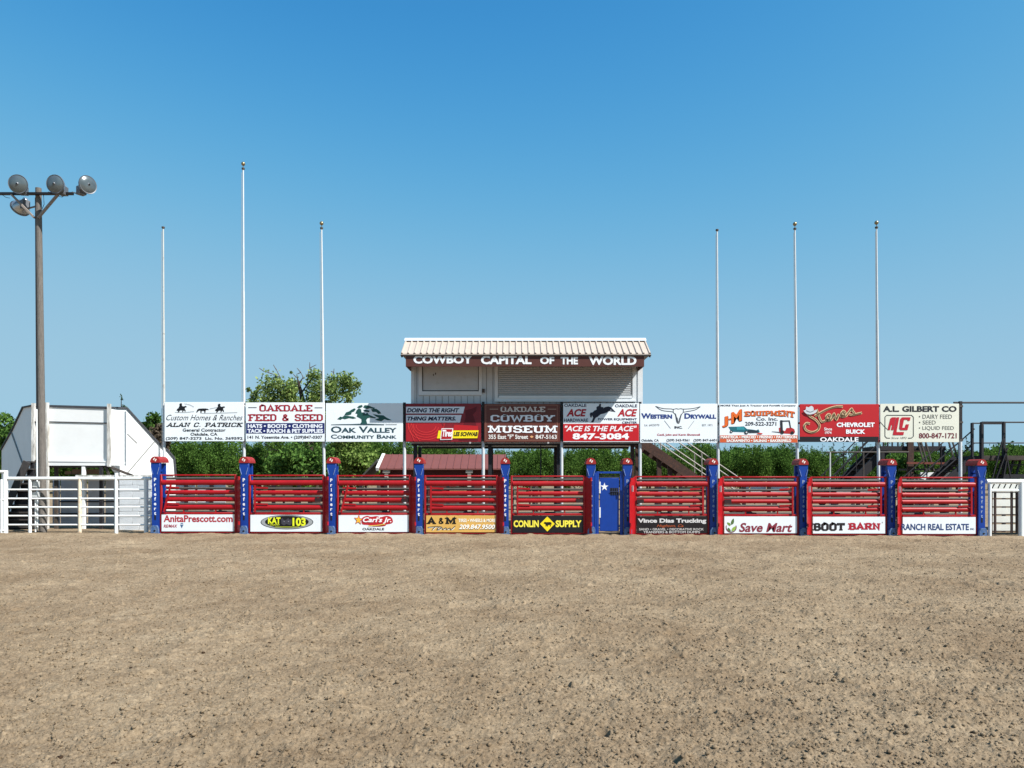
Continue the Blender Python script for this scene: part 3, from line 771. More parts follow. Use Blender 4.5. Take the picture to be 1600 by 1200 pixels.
t, a = board(880, 998.6, 630.4, 690.6, SW, 'white hardware store board with a bucking horse silhouette over a red band', 750, 6.154)
a.rect(801, 1529, 260, 426, 'b8141e', 1)
NV = '232a4a'
a.text('OAKDALE', 810, 1023, 68, 97, NV, 'bold'); a.text('HARDWARE', 808, 1040, 209, 240, NV, 'bold'); a.text('OAKDALE', 1298, 1512, 72, 101, NV, 'bold')
a.text('POWER EQUIPMENT', 1135, 1510, 205, 229, NV, 'bold'); a.text('CENTER', 1366, 1511, 237, 259, NV, 'bold')
a.text('ACE', 830, 1024, 117, 190, 'a81826', 'heavyital'); a.text('ACE', 1320, 1512, 117, 190, 'a81826', 'heavyital')
a.poly([(1055, 165), (1062, 152), (1085, 148), (1100, 132), (1122, 122), (1118, 105), (1128, 92), (1142, 88), (1146, 72), (1158, 66), (1166, 76), (1160, 90), (1172, 100), (1188, 98), (1184, 110), (1200, 100), (1235, 92), (1262, 102), (1285, 125), (1305, 148), (1280, 142), (1258, 122), (1250, 128), (1290, 140), (1270, 142), (1240, 136), (1222, 150), (1195, 160), (1160, 168), (1135, 190), (1112, 202), (1100, 225), (1090, 248), (1066, 245), (1080, 222), (1088, 200), (1078, 178), (1072, 200), (1060, 196)], '1c2030', 1)
a.text('"ACE IS THE PLACE"', 815, 1508, 278, 332, 'ece6e6', 'boldital', 2); a.text('847-3084', 890, 1432, 350, 411, 'f0ecec', 'heavy', 2)

t, a = board(1000, 1120.5, 631, 692, SW, 'white drywall board with an outlined longhorn skull between blue words', 995, 6.154)
HL = [[(180, 90), (250, 112), (330, 116), (350, 120), (380, 114), (400, 118), (425, 114), (450, 118), (540, 112), (612, 94)], [(180, 90), (240, 130), (330, 142), (352, 148)], [(612, 94), (560, 126), (480, 142), (445, 148)],
 [(352, 122), (352, 150), (370, 170), (378, 210), (386, 244), (402, 256), (412, 240), (420, 205), (430, 170), (446, 150), (448, 122)], [(372, 160), (384, 205), (392, 246)], [(428, 165), (414, 205), (404, 246)]]
a.lines(HL, 6, '3a4048', 1, sm=3)
a.polys([[(384, 200), (392, 200), (402, 250), (392, 244)], [(410, 200), (417, 200), (410, 244), (403, 250)]], '5a6068', 2)
a.text('Western', 42, 340, 158, 211, '223a7a', 'heavycaps'); a.text('Drywall', 458, 764, 158, 211, '223a7a', 'heavycaps')
a.text('Lic. #425370', 75, 216, 262, 284, '50545c', 'sans'); a.text('EST. 1971', 628, 726, 263, 283, '50545c', 'sans'); a.text('INC.', 362, 439, 282, 306, '20242c', 'heavy')
a.text('Cecil, John and Kevin Shotswell', 195, 608, 354, 380, 'a83040', 'bold')
a.text('Oakdale, CA', 45, 212, 407, 434, '30343c', 'bold'); a.text('(209) 543-9361', 286, 506, 405, 436, '30343c', 'bold'); a.text('(209) 847-6401', 545, 768, 405, 436, '30343c', 'bold')
a.lines([[(265, 228), (325, 305)], [(552, 230), (495, 306)]], 4, '70747a', 1)

t, a = board(1124, 1246, 631, 692, SW, 'white equipment dealer board with arched orange letters, a teal machine and a red forklift', 995, 6.154)
a.text('MORE Than Just A Tractor and Forklift Company', 805, 1530, 76, 97, '3a4450', 'bold')
def tilt(sl): return lambda u, q, X, Yz: (X, Yz-(u-.5)*sl)
OR = 'd9641f'; OK_ = '5a1c14'
def both(s, x0, x1, y0, y1, sty, wp):
    a.text(s, x0+5, x1+5, y0+5, y1+6, OK_, sty, 1, wp); a.text(s, x0, x1, y0, y1, OR, sty, 2, wp)
both('J', 820, 876, 190, 290, 'heavy', tilt(14)); both('-', 882, 902, 208, 220, 'bold', tilt(6)); both('M', 908, 1008, 134, 244, 'heavy', tilt(34))
both('EQUIPMENT', 1032, 1516, 138, 196, 'slab', lambda u, q, X, Yz: (X, Yz+22*(2*u-1)**2*(1 if u > .5 else .3)-(10 if u < .5 else 10)+(q*-14 if u > .7 else 0)))
a.text('Co. Inc.', 1148, 1356, 196, 229, '3a3e48', 'bold'); a.text('209-522-3271', 1040, 1342, 240, 279, '34383f', 'bold')
a.poly([(880, 288), (990, 286), (1030, 284), (1060, 310), (1120, 316), (1150, 322), (1168, 312), (1180, 330), (1180, 345), (1100, 346), (1020, 340), (905, 336), (895, 312)], '1d6470', 1)
a.poly([(960, 290), (1026, 288), (1040, 318), (960, 318)], '2c8a94', 2); a.poly([(1070, 316), (1160, 324), (1170, 346), (1080, 348)], '20303a', 2)
a.ell(908, 336, 14, 13, '1e2226', 2); a.ell(1054, 342, 19, 18, '1e2226', 3); a.ell(1054, 342, 8, 8, 'd0d4d4', 4); a.ell(908, 336, 6, 6, 'c0c4c4', 3)
a.poly([(1152, 355), (1170, 346), (1200, 348), (1212, 356), (1190, 362)], 'c0392c', 3)
a.poly([(1370, 340), (1365, 300), (1395, 290), (1400, 320), (1425, 330), (1440, 300), (1490, 298), (1515, 312), (1522, 340), (1510, 358), (1400, 352)], 'a82428', 1)
a.polys([[(1378, 225), (1400, 225), (1405, 330), (1382, 340)], [(1298, 332), (1380, 338), (1380, 346), (1300, 336)], [(1400, 228), (1470, 226), (1484, 300), (1474, 300), (1462, 236), (1400, 238)]], '20242c', 2)
a.ell(1398, 342, 17, 16, '181a1e', 3); a.ell(1494, 346, 16, 15, '181a1e', 3)
a.rect(799, 1545, 370, 403, 'c9582c', 1); a.rect(799, 1545, 405.5, 439, 'c9582c', 1)
a.text('MANTECA • MERCED • FRESNO • PATTERSON', 806, 1538, 374, 400, 'f0ece6', 'heavy', 2); a.text('SACRAMENTO • SALINAS • BAKERSFIELD', 862, 1484, 409, 435, 'f0ece6', 'heavy', 2)

t, a = board(1249.4, 1373, 631.5, 690.6, SR, 'red car dealer board with rope-style script and a cowboy hat above a black strip', 1240, 5.926)
a.rect(56, 787, 369, 419, '16161c', 1)
ROPE = [[(185, 140), (150, 128), (125, 145), (150, 180), (205, 215), (238, 262), (225, 305), (175, 328), (120, 312), (98, 275), (118, 245), (150, 250)],
 [(212, 115), (228, 165), (248, 215), (268, 232), (292, 222), (325, 205), (340, 175), (322, 162), (302, 185), (312, 215), (345, 212), (362, 188), (374, 158), (390, 203), (400, 205), (419, 158)],
 [(195, 178), (262, 140), (330, 108), (400, 90), (455, 92)], [(430, 184), (464, 168), (476, 146), (460, 132), (442, 154), (450, 182), (482, 177), (505, 150), (535, 112), (545, 130), (562, 152), (548, 168), (515, 164)], [(550, 167), (590, 158), (632, 148)]]
a.lines(ROPE, 22, 'd8bc92', 2, sm=5)
a.lines(ROPE, 9, '6a5238', 6, sm=5)
a.poly([(88, 128), (110, 118), (112, 92), (135, 98), (160, 84), (180, 100), (185, 128), (215, 120), (200, 150), (150, 165), (110, 155)], 'c4c8cc', 9, sm=2)
a.lines([[(112, 128), (150, 142), (185, 128)]], 6, '70747a', 10, sm=3)
a.text('CHEVROLET', 398, 750, 238, 280, 'eceef0', 'heavy', 2); a.text('BUICK', 485, 662, 302, 343, 'eceef0', 'heavy', 2)
a.text('Since', 282, 355, 284, 312, 'e8dcdc', 'bold', 2); a.text('1974', 290, 350, 320, 345, 'e8dcdc', 'bold', 2); a.text('OAKDALE', 245, 600, 374, 415, 'eef0f2', 'bold', 2)

t, a = board(1375, 1498, 631, 691, SCR, 'cream feed company board with a red monogram in a rounded black frame', 1240, 5.926)
a.text('A.L. GILBERT CO', 828, 1510, 85, 140, '22262c', 'heavy')
a.lines([[(893, 383), (862, 382), (846, 366), (846, 188), (862, 171), (1092, 171), (1109, 188), (1109, 366), (1092, 382), (1060, 383)]], 7, '2a2e30', 1)
LG = 'b0182a'
a.polys([[(870, 308), (896, 200), (910, 190), (948, 190), (924, 308), (902, 308), (912, 262), (902, 262), (892, 308)], [(952, 190), (978, 190), (952, 326), (1022, 326), (1016, 354), (918, 354)], [(988, 205), (1002, 190), (1082, 190), (1076, 222), (1054, 222), (1056, 212), (1022, 212), (1006, 286), (1030, 286), (1038, 255), (1068, 255), (1054, 308), (990, 308), (978, 292)]], LG, 2)
a.lines([[(800, 230), (835, 270), (868, 302)]], 5, '3a3a3c', 1)
a.text('• DAIRY FEED', 1160, 1466, 164, 203, '50504c', 'sans'); a.text('• SEED', 1160, 1316, 219, 256, '50504c', 'sans'); a.text('• LIQUID FEED', 1160, 1484, 272, 312, '50504c', 'sans')
a.text('800-847-1721', 1160, 1510, 335, 386, '6a2430', 'bold'); a.text('Since 1892', 905, 1046, 371, 390, '707068', 'ital')

# ---------------------------------------------------------------- flag poles and sign posts (white pipe)
POLEM = mat('white_pole_paint', 'c3c6c7', .45, var=.08, scale=3, dirt='9d9a94', dirt_amt=.3, dscale=6)
RUSTPOLE = mat('peeling_pole_paint', 'b4b6b2', .55, var=.1, scale=3, dirt='6f5d50', dirt_amt=.38, dscale=6)
GOLD = mat('brass_ball', '9a8a6a', .35, metal=.8)
def flag_pole(pb, pt, ty, ball, label, m):
    Y = SY+.11; xb, xt = PX(pb, Y), PX(pt, Y); zt = PZ(ty, Y); zb = gz(xb)-.1
    t = thing('flag_pole', label, 'flagpole', (xb, Y, gz(xb)), 'flagpoles rising behind the advertising boards')
    zs = PZ(631, Y); k = (zs-zb)/(zt-zb); xm = xb+(xt-xb)*k
    zj = zs+(zt-zs)*.48; xj = xm+(xt-xm)*.48
    MB().tube((xb, Y, zb), (xm, Y, zs), .045, 14).build('lower_pipe', POLEM, t)
    MB().tube((xm, Y, zs), (xj, Y, zj), .040, 14, .034).build('pole_shaft', m, t)
    MB().tube((xj, Y, zj), (xt, Y, zt), .029, 14, .022).build('upper_shaft', m, t)
    c = MB(); c.lathe([(.04, 0), (.048, .02), (.048, .05), (.03, .06)], (xt, Y, zt), (0, 0, 1), 12, True, True); c.build('truck', GREYSTEEL, t)
    if ball:
        b = MB(); b.tube((xt, Y, zt+.06), (xt, Y, zt+.13), .012, 8)
        b.lathe([(max(.001, .062*math.sin(q)), -.062*math.cos(q)) for q in np.linspace(0, math.pi, 10)], (xt, Y, zt+.18), (0, 0, 1), 14)
        b.build('finial_ball', GOLD, t)
    r = MB(); r.tube((xm-.062, Y-.03, PZ(700, Y)), (xt-.045, Y-.02, zt-.1), .006, 5); r.build('halyard', mat('halyard_cord', '8f8f8c', .8), t)
flag_pole(257, 255, 357, False, 'shorter ball-less flagpole with rusty patches left of the contractor board', RUSTPOLE)
flag_pole(382, 380, 265, True, 'tallest white flagpole with a ball finial between the first two boards', POLEM)
flag_pole(507.5, 502.5, 358, True, 'white flagpole with ball finial beside the cottonwood tree', POLEM)
flag_pole(1122.5, 1120.5, 361, False, 'ball-less white flagpole between the drywall board and the equipment board', POLEM)
flag_pole(1247, 1242, 359, True, 'white flagpole with ball finial between the equipment board and the red car dealer board', POLEM)
flag_pole(1373.5, 1369.5, 357, True, 'white flagpole with ball finial between the red car dealer board and the cream board', POLEM)
for p, top, l in ((632, 629, 'white pipe sign post at the left edge of the crimson board'), (755, 628, 'white pipe sign post between the crimson and brown boards'), (877.5, 628, 'white pipe sign post between the brown museum and the hardware boards'), (1000, 628, 'white pipe sign post between the hardware and drywall boards'), (1500.5, 627, 'white pipe sign post at the right edge of the cream board')):
    Y = SY+.11; x = PX(p, Y)
    t = thing('sign_post', l, 'post', (x, Y, gz(x)), 'short white posts under the boards')
    MB().tube((x, Y, gz(x)-.1), (x, Y, PZ(688, Y)), .05, 14).build('pipe', POLEM, t)
    MB().box(x-.04, x+.04, Y-.04, Y+.04, PZ(687.9, Y), PZ(top, Y)).build('upper_angle', DARKSTEEL, t)
    q = MB()
    for py in (635, 660, 688): q.box(x-.055, x+.055, Y-.055, Y-.042, PZ(py, Y)-.03, PZ(py, Y)+.03)
    q.build('bracket', GREYSTEEL, t)
# ---------------------------------------------------------------- announcer's tower
def tower():
    W = 24.05; X = lambda p: PX(p, W); Z = lambda q: PZ(q, W)
    BACK = 27.0
    xl, xr = X(643), X(1003.5); zf = Z(693); zt = Z(548)
    t = thing('announcer_tower', 'white raised announcer booth with tan ribbed roof and brown lettered fascia', 'tower', ((xl+xr)/2, 25.5, gz(3)))
    SID = mat('white_siding', 'bcc1c6', .6, var=.05, scale=3, dirt='a3a5a6', dirt_amt=.25, dscale=5)
    TRIM = mat('white_trim', 'cdd1d4', .55, var=.05, scale=5, dirt='b3b1aa', dirt_amt=.25)
    ROOF = mat('tan_roof_metal', 'b5a698', .5, var=.06, scale=4, spec=.4)
    FASC = mat('brown_fascia_paint', '512a22', .55, var=.1, scale=6)
    # shell: four walls + floor (shutter and window sit in front of the wall)
    m = MB(); m.box(xl, xr, W, W+.09, zf, zt); m.box(xl, xl+.09, W+.0901, BACK, zf, zt); m.box(xr-.09, xr, W+.0901, BACK, zf, zt)
    m.box(xl+.0901, xr-.0901, BACK-.09, BACK, zf, zt); m.box(xl+.0901, xr-.0901, W+.0901, BACK-.0901, zf, zf+.12)
    wall = m.build('wall', SID, t)
    b = MB(); r = random.Random(4)
    px = 651.0
    while px < 1000:
        if not (656 < px < 750):
            for (q0, q1) in ((574, 692),) if not (774 < px < 992) else ((628, 692),):
                b.box(X(px), X(px)+.012, W-.010, W-.001, Z(q1), Z(q0))
        else:
            b.box(X(px), X(px)+.012, W-.010, W-.001, Z(692), Z(618.5))
        px += 9.9
    b.build('batten', mat('siding_gap', '6d6f70', .8), wall)
    c = MB(); c.box(xr-.14, xr+.012, W-.030, W-.001, zf, zt); c.box(xl-.012, xl+.09, W-.026, W-.001, zf, zt); c.build('corner_board', TRIM, wall)
    # boarded window
    wn = MB()
    for x0, x1, q0, q1 in ((654.5, 659.8, 570, 617.5), (748.2, 753, 570, 617.5), (659.8, 748.2, 611.6, 617.5)):
        wn.box(X(x0), X(x1), W-.045, W-.001, Z(q1), Z(q0))
    wf = wn.build('window', TRIM, t)
    d = MB()
    for x0, x1, q0, q1 in ((659.8, 661, 570, 611.6), (747.2, 748.2, 570, 611.6), (661, 747.2, 610.2, 611.6)):
        d.box(X(x0)+.002, X(x1)-.002, W-.043, W-.012, Z(q1), Z(q0))
    d.build('frame', BLACK, wf)
    q = MB(); q.box(X(661)+.001, X(747.2)-.001, W-.022, W-.012, Z(610.1), Z(570)); q.build('shutter_board', mat('grey_board_paint', 'b4b6b8', .6, var=.08, scale=2, dirt='9d9588', dirt_amt=.35, dscale=3), wf)
    k = MB()
    for p, qq in ((676.5, 586), (680, 584)): k.box(X(p), X(p)+.03, W-.03, W-.0221, Z(qq)-.03, Z(qq)+.03)
    k.build('latch', GREYSTEEL, wf)
    # rolling counter shutter
    sf = MB()
    for x0, x1, q0, q1 in ((773, 778, 570, 628), (988, 993.5, 570, 628), (778, 988, 621.5, 628)): sf.box(X(x0), X(x1), W-.06, W-.001, Z(q1), Z(q0))
    sh = sf.build('roller_shutter', TRIM, t)
    s = MB(); n = 16; z0, z1 = Z(621), Z(570); dz = (z1-z0)/n
    prof = []
    for i in range(n):
        for u in np.linspace(0, 1, 7)[:-1]: prof.append((W-.004-.028*math.sin(math.pi*u), z0+dz*(i+u)))
    vs = []; fs = []
    for y, z in prof: vs += [(X(778)+.002, y, z), (X(988)-.002, y, z)]
    for i in range(len(prof)-1): fs.append((2*i, 2*i+1, 2*i+3, 2*i+2))
    s.add(vs, fs); s.build('shutter_curtain', mat('shutter_metal', 'a9acae', .45, var=.05), sh)
    e = MB(); e.box(X(779)+.002, X(987), W-.075, W-.035, Z(622.5), Z(618.5)); e.build('bottom_bar', TRIM, sh)
    l = MB(); l.box(X(773), X(993.5), W-.10, W-.061, Z(628), Z(626)); l.build('counter_ledge', TRIM, sh)
    j = MB(); j.box(X(753.5), X(757.5), W-.09, W-.001, Z(613.5), Z(608)); j.build('junction_box', GREYSTEEL, t)
    # roof: steep front visor slope up to the ridge, low slope behind
    ye, ze = 22.95, PZ(552.6, 22.95); yr, zr = 23.9, PZ(531.8, 23.9)
    xa, xb = PX(626.3, ye), PX(1017, ye)
    R = MB()
    R.add([(xa, ye, ze), (xb, ye, ze), (xb, yr, zr), (xa, yr, zr), (xa, ye, ze-.03), (xb, ye, ze-.03), (xb, yr, zr-.03), (xa, yr, zr-.03)], [(0,1,2,3),(4,7,6,5),(0,4,5,1),(1,5,6,2),(3,2,6,7),(0,3,7,4)])
    R.add([(xa, yr+.001, zr), (xb, yr+.001, zr), (xb, BACK+.4, zr-.55), (xa, BACK+.4, zr-.55), (xa, yr+.001, zr-.03), (xb, yr+.001, zr-.03), (xb, BACK+.4, zr-.58), (xa, BACK+.4, zr-.58)], [(0,1,2,3),(4,7,6,5),(0,4,5,1),(1,5,6,2),(2,6,7,3),(0,3,7,4)])
    ro = R.build('roof', ROOF, t, smooth=False)
    rb = MB(); n = 39
    dirv = Vector((0, yr-ye, zr-ze)).normalized(); nrm = Vector((0, -dirv.z, dirv.y))
    for i in range(n+1):
        x = xa+.03+(xb-xa-.06)*i/n
        p0 = Vector((x, ye-.004, ze)); p1 = Vector((x, yr-.03, zr-.018))
        a = [(-.034, 0), (-.016, .034), (.016, .034), (.034, 0)]
        vs = [p0+Vector((u, 0, 0))+nrm*(v+.001) for u, v in a]+[p1+Vector((u, 0, 0))+nrm*(v+.001) for u, v in a]
        rb.add(vs, [(0,1,5,4),(1,2,6,5),(2,3,7,6),(0,3,2,1),(4,5,6,7)])
    rb.build('standing_rib', ROOF, ro, smooth=False)
    rc = MB(); rc.add([(xa-.01, yr-.14, zr-.03), (xb+.01, yr-.14, zr-.03), (xb+.01, yr, zr+.075), (xa-.01, yr, zr+.075), (xa-.01, yr+.2, zr+.0), (xb+.01, yr+.2, zr+.0)], [(0,1,2,3),(3,2,5,4),(0,3,4),(1,5,2)])
    rc.build('ridge_cap', TRIM, ro, smooth=False)
    ev = MB(); ev.box(xa-.012, xb+.012, ye+.006, ye+.034, ze-.065, ze-.031)
    for x in (xa, xb-.05):
        ev.add([(x, ye+.041, ze-.105), (x+.05, ye+.041, ze-.105), (x+.05, yr, zr-.14), (x, yr, zr-.14), (x, ye+.041, ze-.032), (x+.05, ye+.041, ze-.032), (x+.05, yr, zr-.032), (x, yr, zr-.032)], [(0,3,2,1),(4,5,6,7),(0,1,5,4),(1,2,6,5),(2,3,7,6),(3,0,4,7)])
    ev.build('eave_board', mat('dark_eave', '2b2320', .7, var=.2), ro)
    so = MB(); so.box(xa+.055, xb-.055, ye+.05, W-.031, ze-.07, ze-.04); so.build('soffit', mat('soffit_paint', '8a8680', .7), ro)
    gy = 23.0
    f = MB(); f.box(PX(634, gy), PX(1006.5, gy), gy, gy+.03, PZ(572.6, gy), ze-.071)
    for p in (634, 1005): f.box(PX(p, gy), PX(p+1.5, gy), gy+.0301, W-.035, PZ(572.6, gy), ze-.075)
    fo = f.build('fascia', FASC, t)
    A = Art(fo, 0, 0, 1, gy-.003, gy)
    for s_, x0, x1, y0, y1 in (('COWBOY', 646, 738.5, 555.3, 568.2), ('CAPITAL', 751.5, 830.5, 555.8, 569.2), ('OF', 844, 866, 557.6, 569), ('THE', 876, 903, 557.8, 569.4), ('WORLD', 920, 994.5, 557, 570.4)):
        A.text(s_, x0, x1, y0, y1, 'e2e4e5', 'heavy', 2)
    # legs and bracing
    for p, y in ((649, W+.12), (656, BACK-.1), (765.5, W+.12), (768, BACK-.1), (873, W+.12), (868, BACK-.1), (988, W+.12), (995, BACK-.12)):
        g = MB(); x = PX(p, y); g.box(x-.055, x+.055, y-.055, y+.055, gz(x)-.1, zf-.001); g.build('leg', DARKSTEEL if p < 980 else BROWNSTEEL, t)
    g = MB(); x = X(845.5); g.tube((x, W+.3, gz(x)-.1), (x, W+.3, zf), .018, 8); g.build('conduit', DARKSTEEL, t)
    g = MB(); g.box(xl, xr, W+.02, W+.17, zf-.06, zf-.001); g.box(xl, xr, BACK-.17, BACK-.02, zf-.06, zf-.001); g.build('floor_beam', DARKSTEEL, t)
tower()

def stair(name, label, cat, top, bot, y0, y1, nst, m, rail_m, rail_h, posts=3, sw=.30, rails=(1.0, .52), treadm=None):
    """straight open stair between two (x, z) points, spanning y0..y1"""
    t = thing(name, label, cat, (bot[0], (y0+y1)/2, bot[1]))
    for y in (y0, y1):
        q = MB(); q.beam((bot[0], y, bot[1]), (top[0], y, top[1]), .05, sw); q.build('stringer', m, t)
        r = MB()
        for k in rails: r.tube((bot[0], y, bot[1]+rail_h*k), (top[0], y, top[1]+rail_h*k), .022, 8)
        for i in range(posts):
            u = (i+.3)/(posts-.2); x = bot[0]+(top[0]-bot[0])*u; z = bot[1]+(top[1]-bot[1])*u
            r.tube((x, y, z), (x, y, z+rail_h), .02, 8)
        r.build('handrail', rail_m, t)
    for i in range(nst):
        u = (i+.6)/nst; x = bot[0]+(top[0]-bot[0])*u; z = bot[1]+(top[1]-bot[1])*u
        d = MB(); d.box(x-.14, x+.14, y0+.026, y1-.026, z+.02, z+.05); d.build('tread', treadm or m, t)
    return t
WHITEPIPE2 = mat('bright_pipe_rail', '8d8780', .5, metal=.2, var=.2)
s = stair('tower_stairs', 'brown steel stairs with pipe handrails descending right from the announcer booth', 'stairs',
      (PX(1000, 25.4), PZ(689, 25.4)), (PX(1180, 25.4), PZ(812, 25.4)), 25.4, 26.4, 12, BROWNSTEEL, WHITEPIPE2, 1.02)
for p in (1030, 1047):
    q = MB(); x = PX(p, 25.5); q.box(x-.07, x+.07, 25.46, 25.6, gz(x)-.1, PZ(690+(p-1000)*.62, 25.5)-.1); q.build('support_post', BROWNSTEEL, s)

# ---------------------------------------------------------------- left white crow's-nest stand
def left_stand():
    W = 24.85; BX = 24.0
    X = lambda p, y=W: PX(p, y); Z = lambda q, y=W: PZ(q, y)
    PLY = mat('white_plywood', 'e0e0de', .6, var=.04, scale=2, dirt='bab6ae', dirt_amt=.22, dscale=4)
    EDGE = mat('dark_edge_trim', '3b3d42', .7, var=.2)
    OLDW = mat('weathered_timber', '99948b', .85, var=.25, scale=9, stretch=(1, 1, .15), dirt='dad8d3', dirt_amt=.5, dscale=10)
    t = thing('viewing_stand', 'white plywood stand with sloping sides and a boarded balcony box at the left', 'viewing stand', (X(120), W, gz(-13)))
    # centre board straight, the two wings folded back at 45 degrees
    WC = 25.15
    def fold(px0, sgn):
        X0 = PX(px0, WC)
        def hit(px, py, off=0):
            k_ = (px-800)/F; d_ = (k_*WC-X0)/(sgn-k_)
            x_, y_ = X0+sgn*d_, WC+d_
            return Vector((x_-sgn*off*.7071, y_+off*.7071, PZ(py, y_)))
        return hit
    hl, hr = fold(64, -1), fold(171, 1)
    def slab(pl, hit, nm):
        n_ = len(pl); m_ = MB(); vs = [hit(a, b) for a, b in pl]+[hit(a, b, .05) for a, b in pl]
        m_.add(vs, [tuple(range(n_)), tuple(range(2*n_-1, n_-1, -1))]+[(i, n_+i, n_+(i+1) % n_, (i+1) % n_) for i in range(n_)])
        return m_.build(nm, PLY, t)
    slab([(2, 832), (2.5, 703), (20, 672), (36.5, 637), (52, 634), (63.9, 634.3), (63.9, 836)], hl, 'left_wing')
    MB().prism([(PX(a, WC), PZ(b, WC)) for a, b in [(64.2, 634.3), (170.8, 637.2), (170.8, 729), (64.2, 729)]], WC, WC+.05).build('back_board', PLY, t)
    slab([(171.2, 637.2), (198, 638), (243, 688), (255.5, 701), (261, 703), (272, 716), (274.5, 746), (274.5, 834), (183, 834), (183, 743), (171.2, 729)], hr, 'right_wing')
    W = WC
    for pts, hit in (([(2.5, 703), (20, 672), (36.5, 637), (52, 634), (63.9, 634.3)], hl), ([(171.2, 637.2), (198, 638), (243, 688), (255.5, 701), (261, 703), (272, 716), (274.5, 746)], hr)):
        e = MB()
        for a, b in zip(pts[:-1], pts[1:]): e.beam(hit(*a, .02)+Vector((0, 0, .012)), hit(*b, .02)+Vector((0, 0, .012)), .14, .05)
        e.build('edge_trim', EDGE, t)
    e = MB(); e.beam((PX(64, W), W+.01, PZ(634.3, W)+.012), (PX(171, W), W+.01, PZ(637.2, W)+.012), .14, .05); e.build('edge_trim', EDGE, t)
    SEAM = mat('seam_batten', '7d7c79', .8)
    for a, b, h_, ww in (((18.5, 674), (42, 740), hl, .07), ((241, 690), (199, 739), hr, .03), ((194, 673), (214, 692.5), hr, .018)):
        s = MB(); s.beam(h_(*a, -.012), h_(*b, -.012), .014, ww, up=(1, .3, 0)); s.build('panel_seam', SEAM, t)
    # balcony box
    X2 = lambda p: PX(p, BX); Z2 = lambda q: PZ(q, BX)
    f = MB(); f.prism([(X2(74), Z2(636)), (X2(170), Z2(639)), (X2(170), Z2(722)), (X2(74), Z2(722))], BX, BX+.03); box = f.build('balcony_front', PLY, t)
    e = MB(); e.beam((X2(74), BX+.01, Z2(634.6)), (X2(171), BX+.01, Z2(638)), .07, .05); e.beam((X2(74.5), BX-.012, Z2(659)), (X2(168.5), BX-.012, Z2(661.2)), .02, .03); e.build('edge_trim', EDGE, box)
    e = MB(); e.box(X2(73), X2(172), BX-.05, BX-.001, Z2(727.5), Z2(722.01)); e.beam((X2(74), BX-.035, Z2(720)), (X2(168), BX-.035, Z2(721)), .06, .05); e.build('skirt_board', OLDW if False else PLY, box)
    r = MB(); r.box(X2(170)-.03, X2(170), BX+.0301, W-.001, Z2(722), Z2(638.5)); r.box(X2(74), X2(170), BX+.05, W-.001, Z2(727), Z2(722.6)); r.build('balcony_side', PLY, t)
    d = MB(); d.box(X2(74), X2(170), BX+.0301, BX+.1, Z2(731), Z2(727.4)); d.build('floor_joist', mat('dark_joist', '38312c', .85, var=.3, scale=9), t)
    for p, y, q0, q1, mt in ((52.5, BX, 630, 840, OLDW), (73.5, BX-.06, 629, 840, OLDW), (170.5, BX-.06, 631, 729, OLDW), (131, BX, 729, 840, WHITEP), (158.5, BX, 729, 840, DARKSTEEL), (88, BX+.3, 729, 840, GREYSTEEL)):
        q = MB(); x = PX(p, y); q.box(x-.045, x+.045, y-.045, y+.045, gz(x)-.1 if q1 > 800 else PZ(q1, y), PZ(q0, y)); q.build('post', mt, t)
    q = MB(); q.beam((PX(52.5, BX), BX, Z2(659.5)), (PX(73, BX), BX, Z2(659.5)), .04, .05); q.beam((PX(52.5, BX), BX, Z2(720.5)), (PX(73, BX), BX, Z2(720.5)), .05, .06)
    q.beam((X2(52), BX+.05, Z2(635)), (X2(73), BX+.05, Z2(635.5)), .03, .04); q.build('landing_rail', mat('dark_joist', '4a3a2c'), t)
    # slanted brace + lower skirt boards shaded by the box and the added deck
    q = MB(); q.beam((X2(171), BX-.03, Z2(729)), (X2(183), W-.1, Z(744)), .05, .07); q.beam((X2(165), BX, Z2(729)), (X2(171), BX, Z2(744)), .04, .07); q.build('brace', mat('dark_joist', '4a3a2c'), t)
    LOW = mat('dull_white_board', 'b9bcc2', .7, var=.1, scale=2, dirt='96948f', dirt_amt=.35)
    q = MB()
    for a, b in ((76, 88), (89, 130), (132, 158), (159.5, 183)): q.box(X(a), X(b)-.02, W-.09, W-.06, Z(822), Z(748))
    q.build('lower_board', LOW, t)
    q = MB()
    for py in (783, 802): q.box(X(88), X(183), W-.12, W-.091, Z(py+2), Z(py))
    q.build('rail', DARKSTEEL, t)
    q = MB(); q.box(PX(120, 23.7), PX(243, 23.7), 23.62, 24.98, PZ(745, 23.9), PZ(742.3, 23.9)); q.build('shading_plank_deck', OLDW, t)  # plank extended into an added deck that keeps the lower boards shaded
    q = MB(); q.box(X(88), X(131), W+.6, W+.66, Z(741), Z(733)); q.box(X(76), X(86), W+.6, W+.66, Z(741), Z(736)); q.build('seat_back', mat('orange_timber', '8a6546', .8, var=.2), t)
    return t
left_stand()
BLK = mat('white_block', 'c6c9cb', .8, var=.08, scale=5, dirt='a2a19d', dirt_amt=.35, dscale=7, bump=.4, bscale=30)
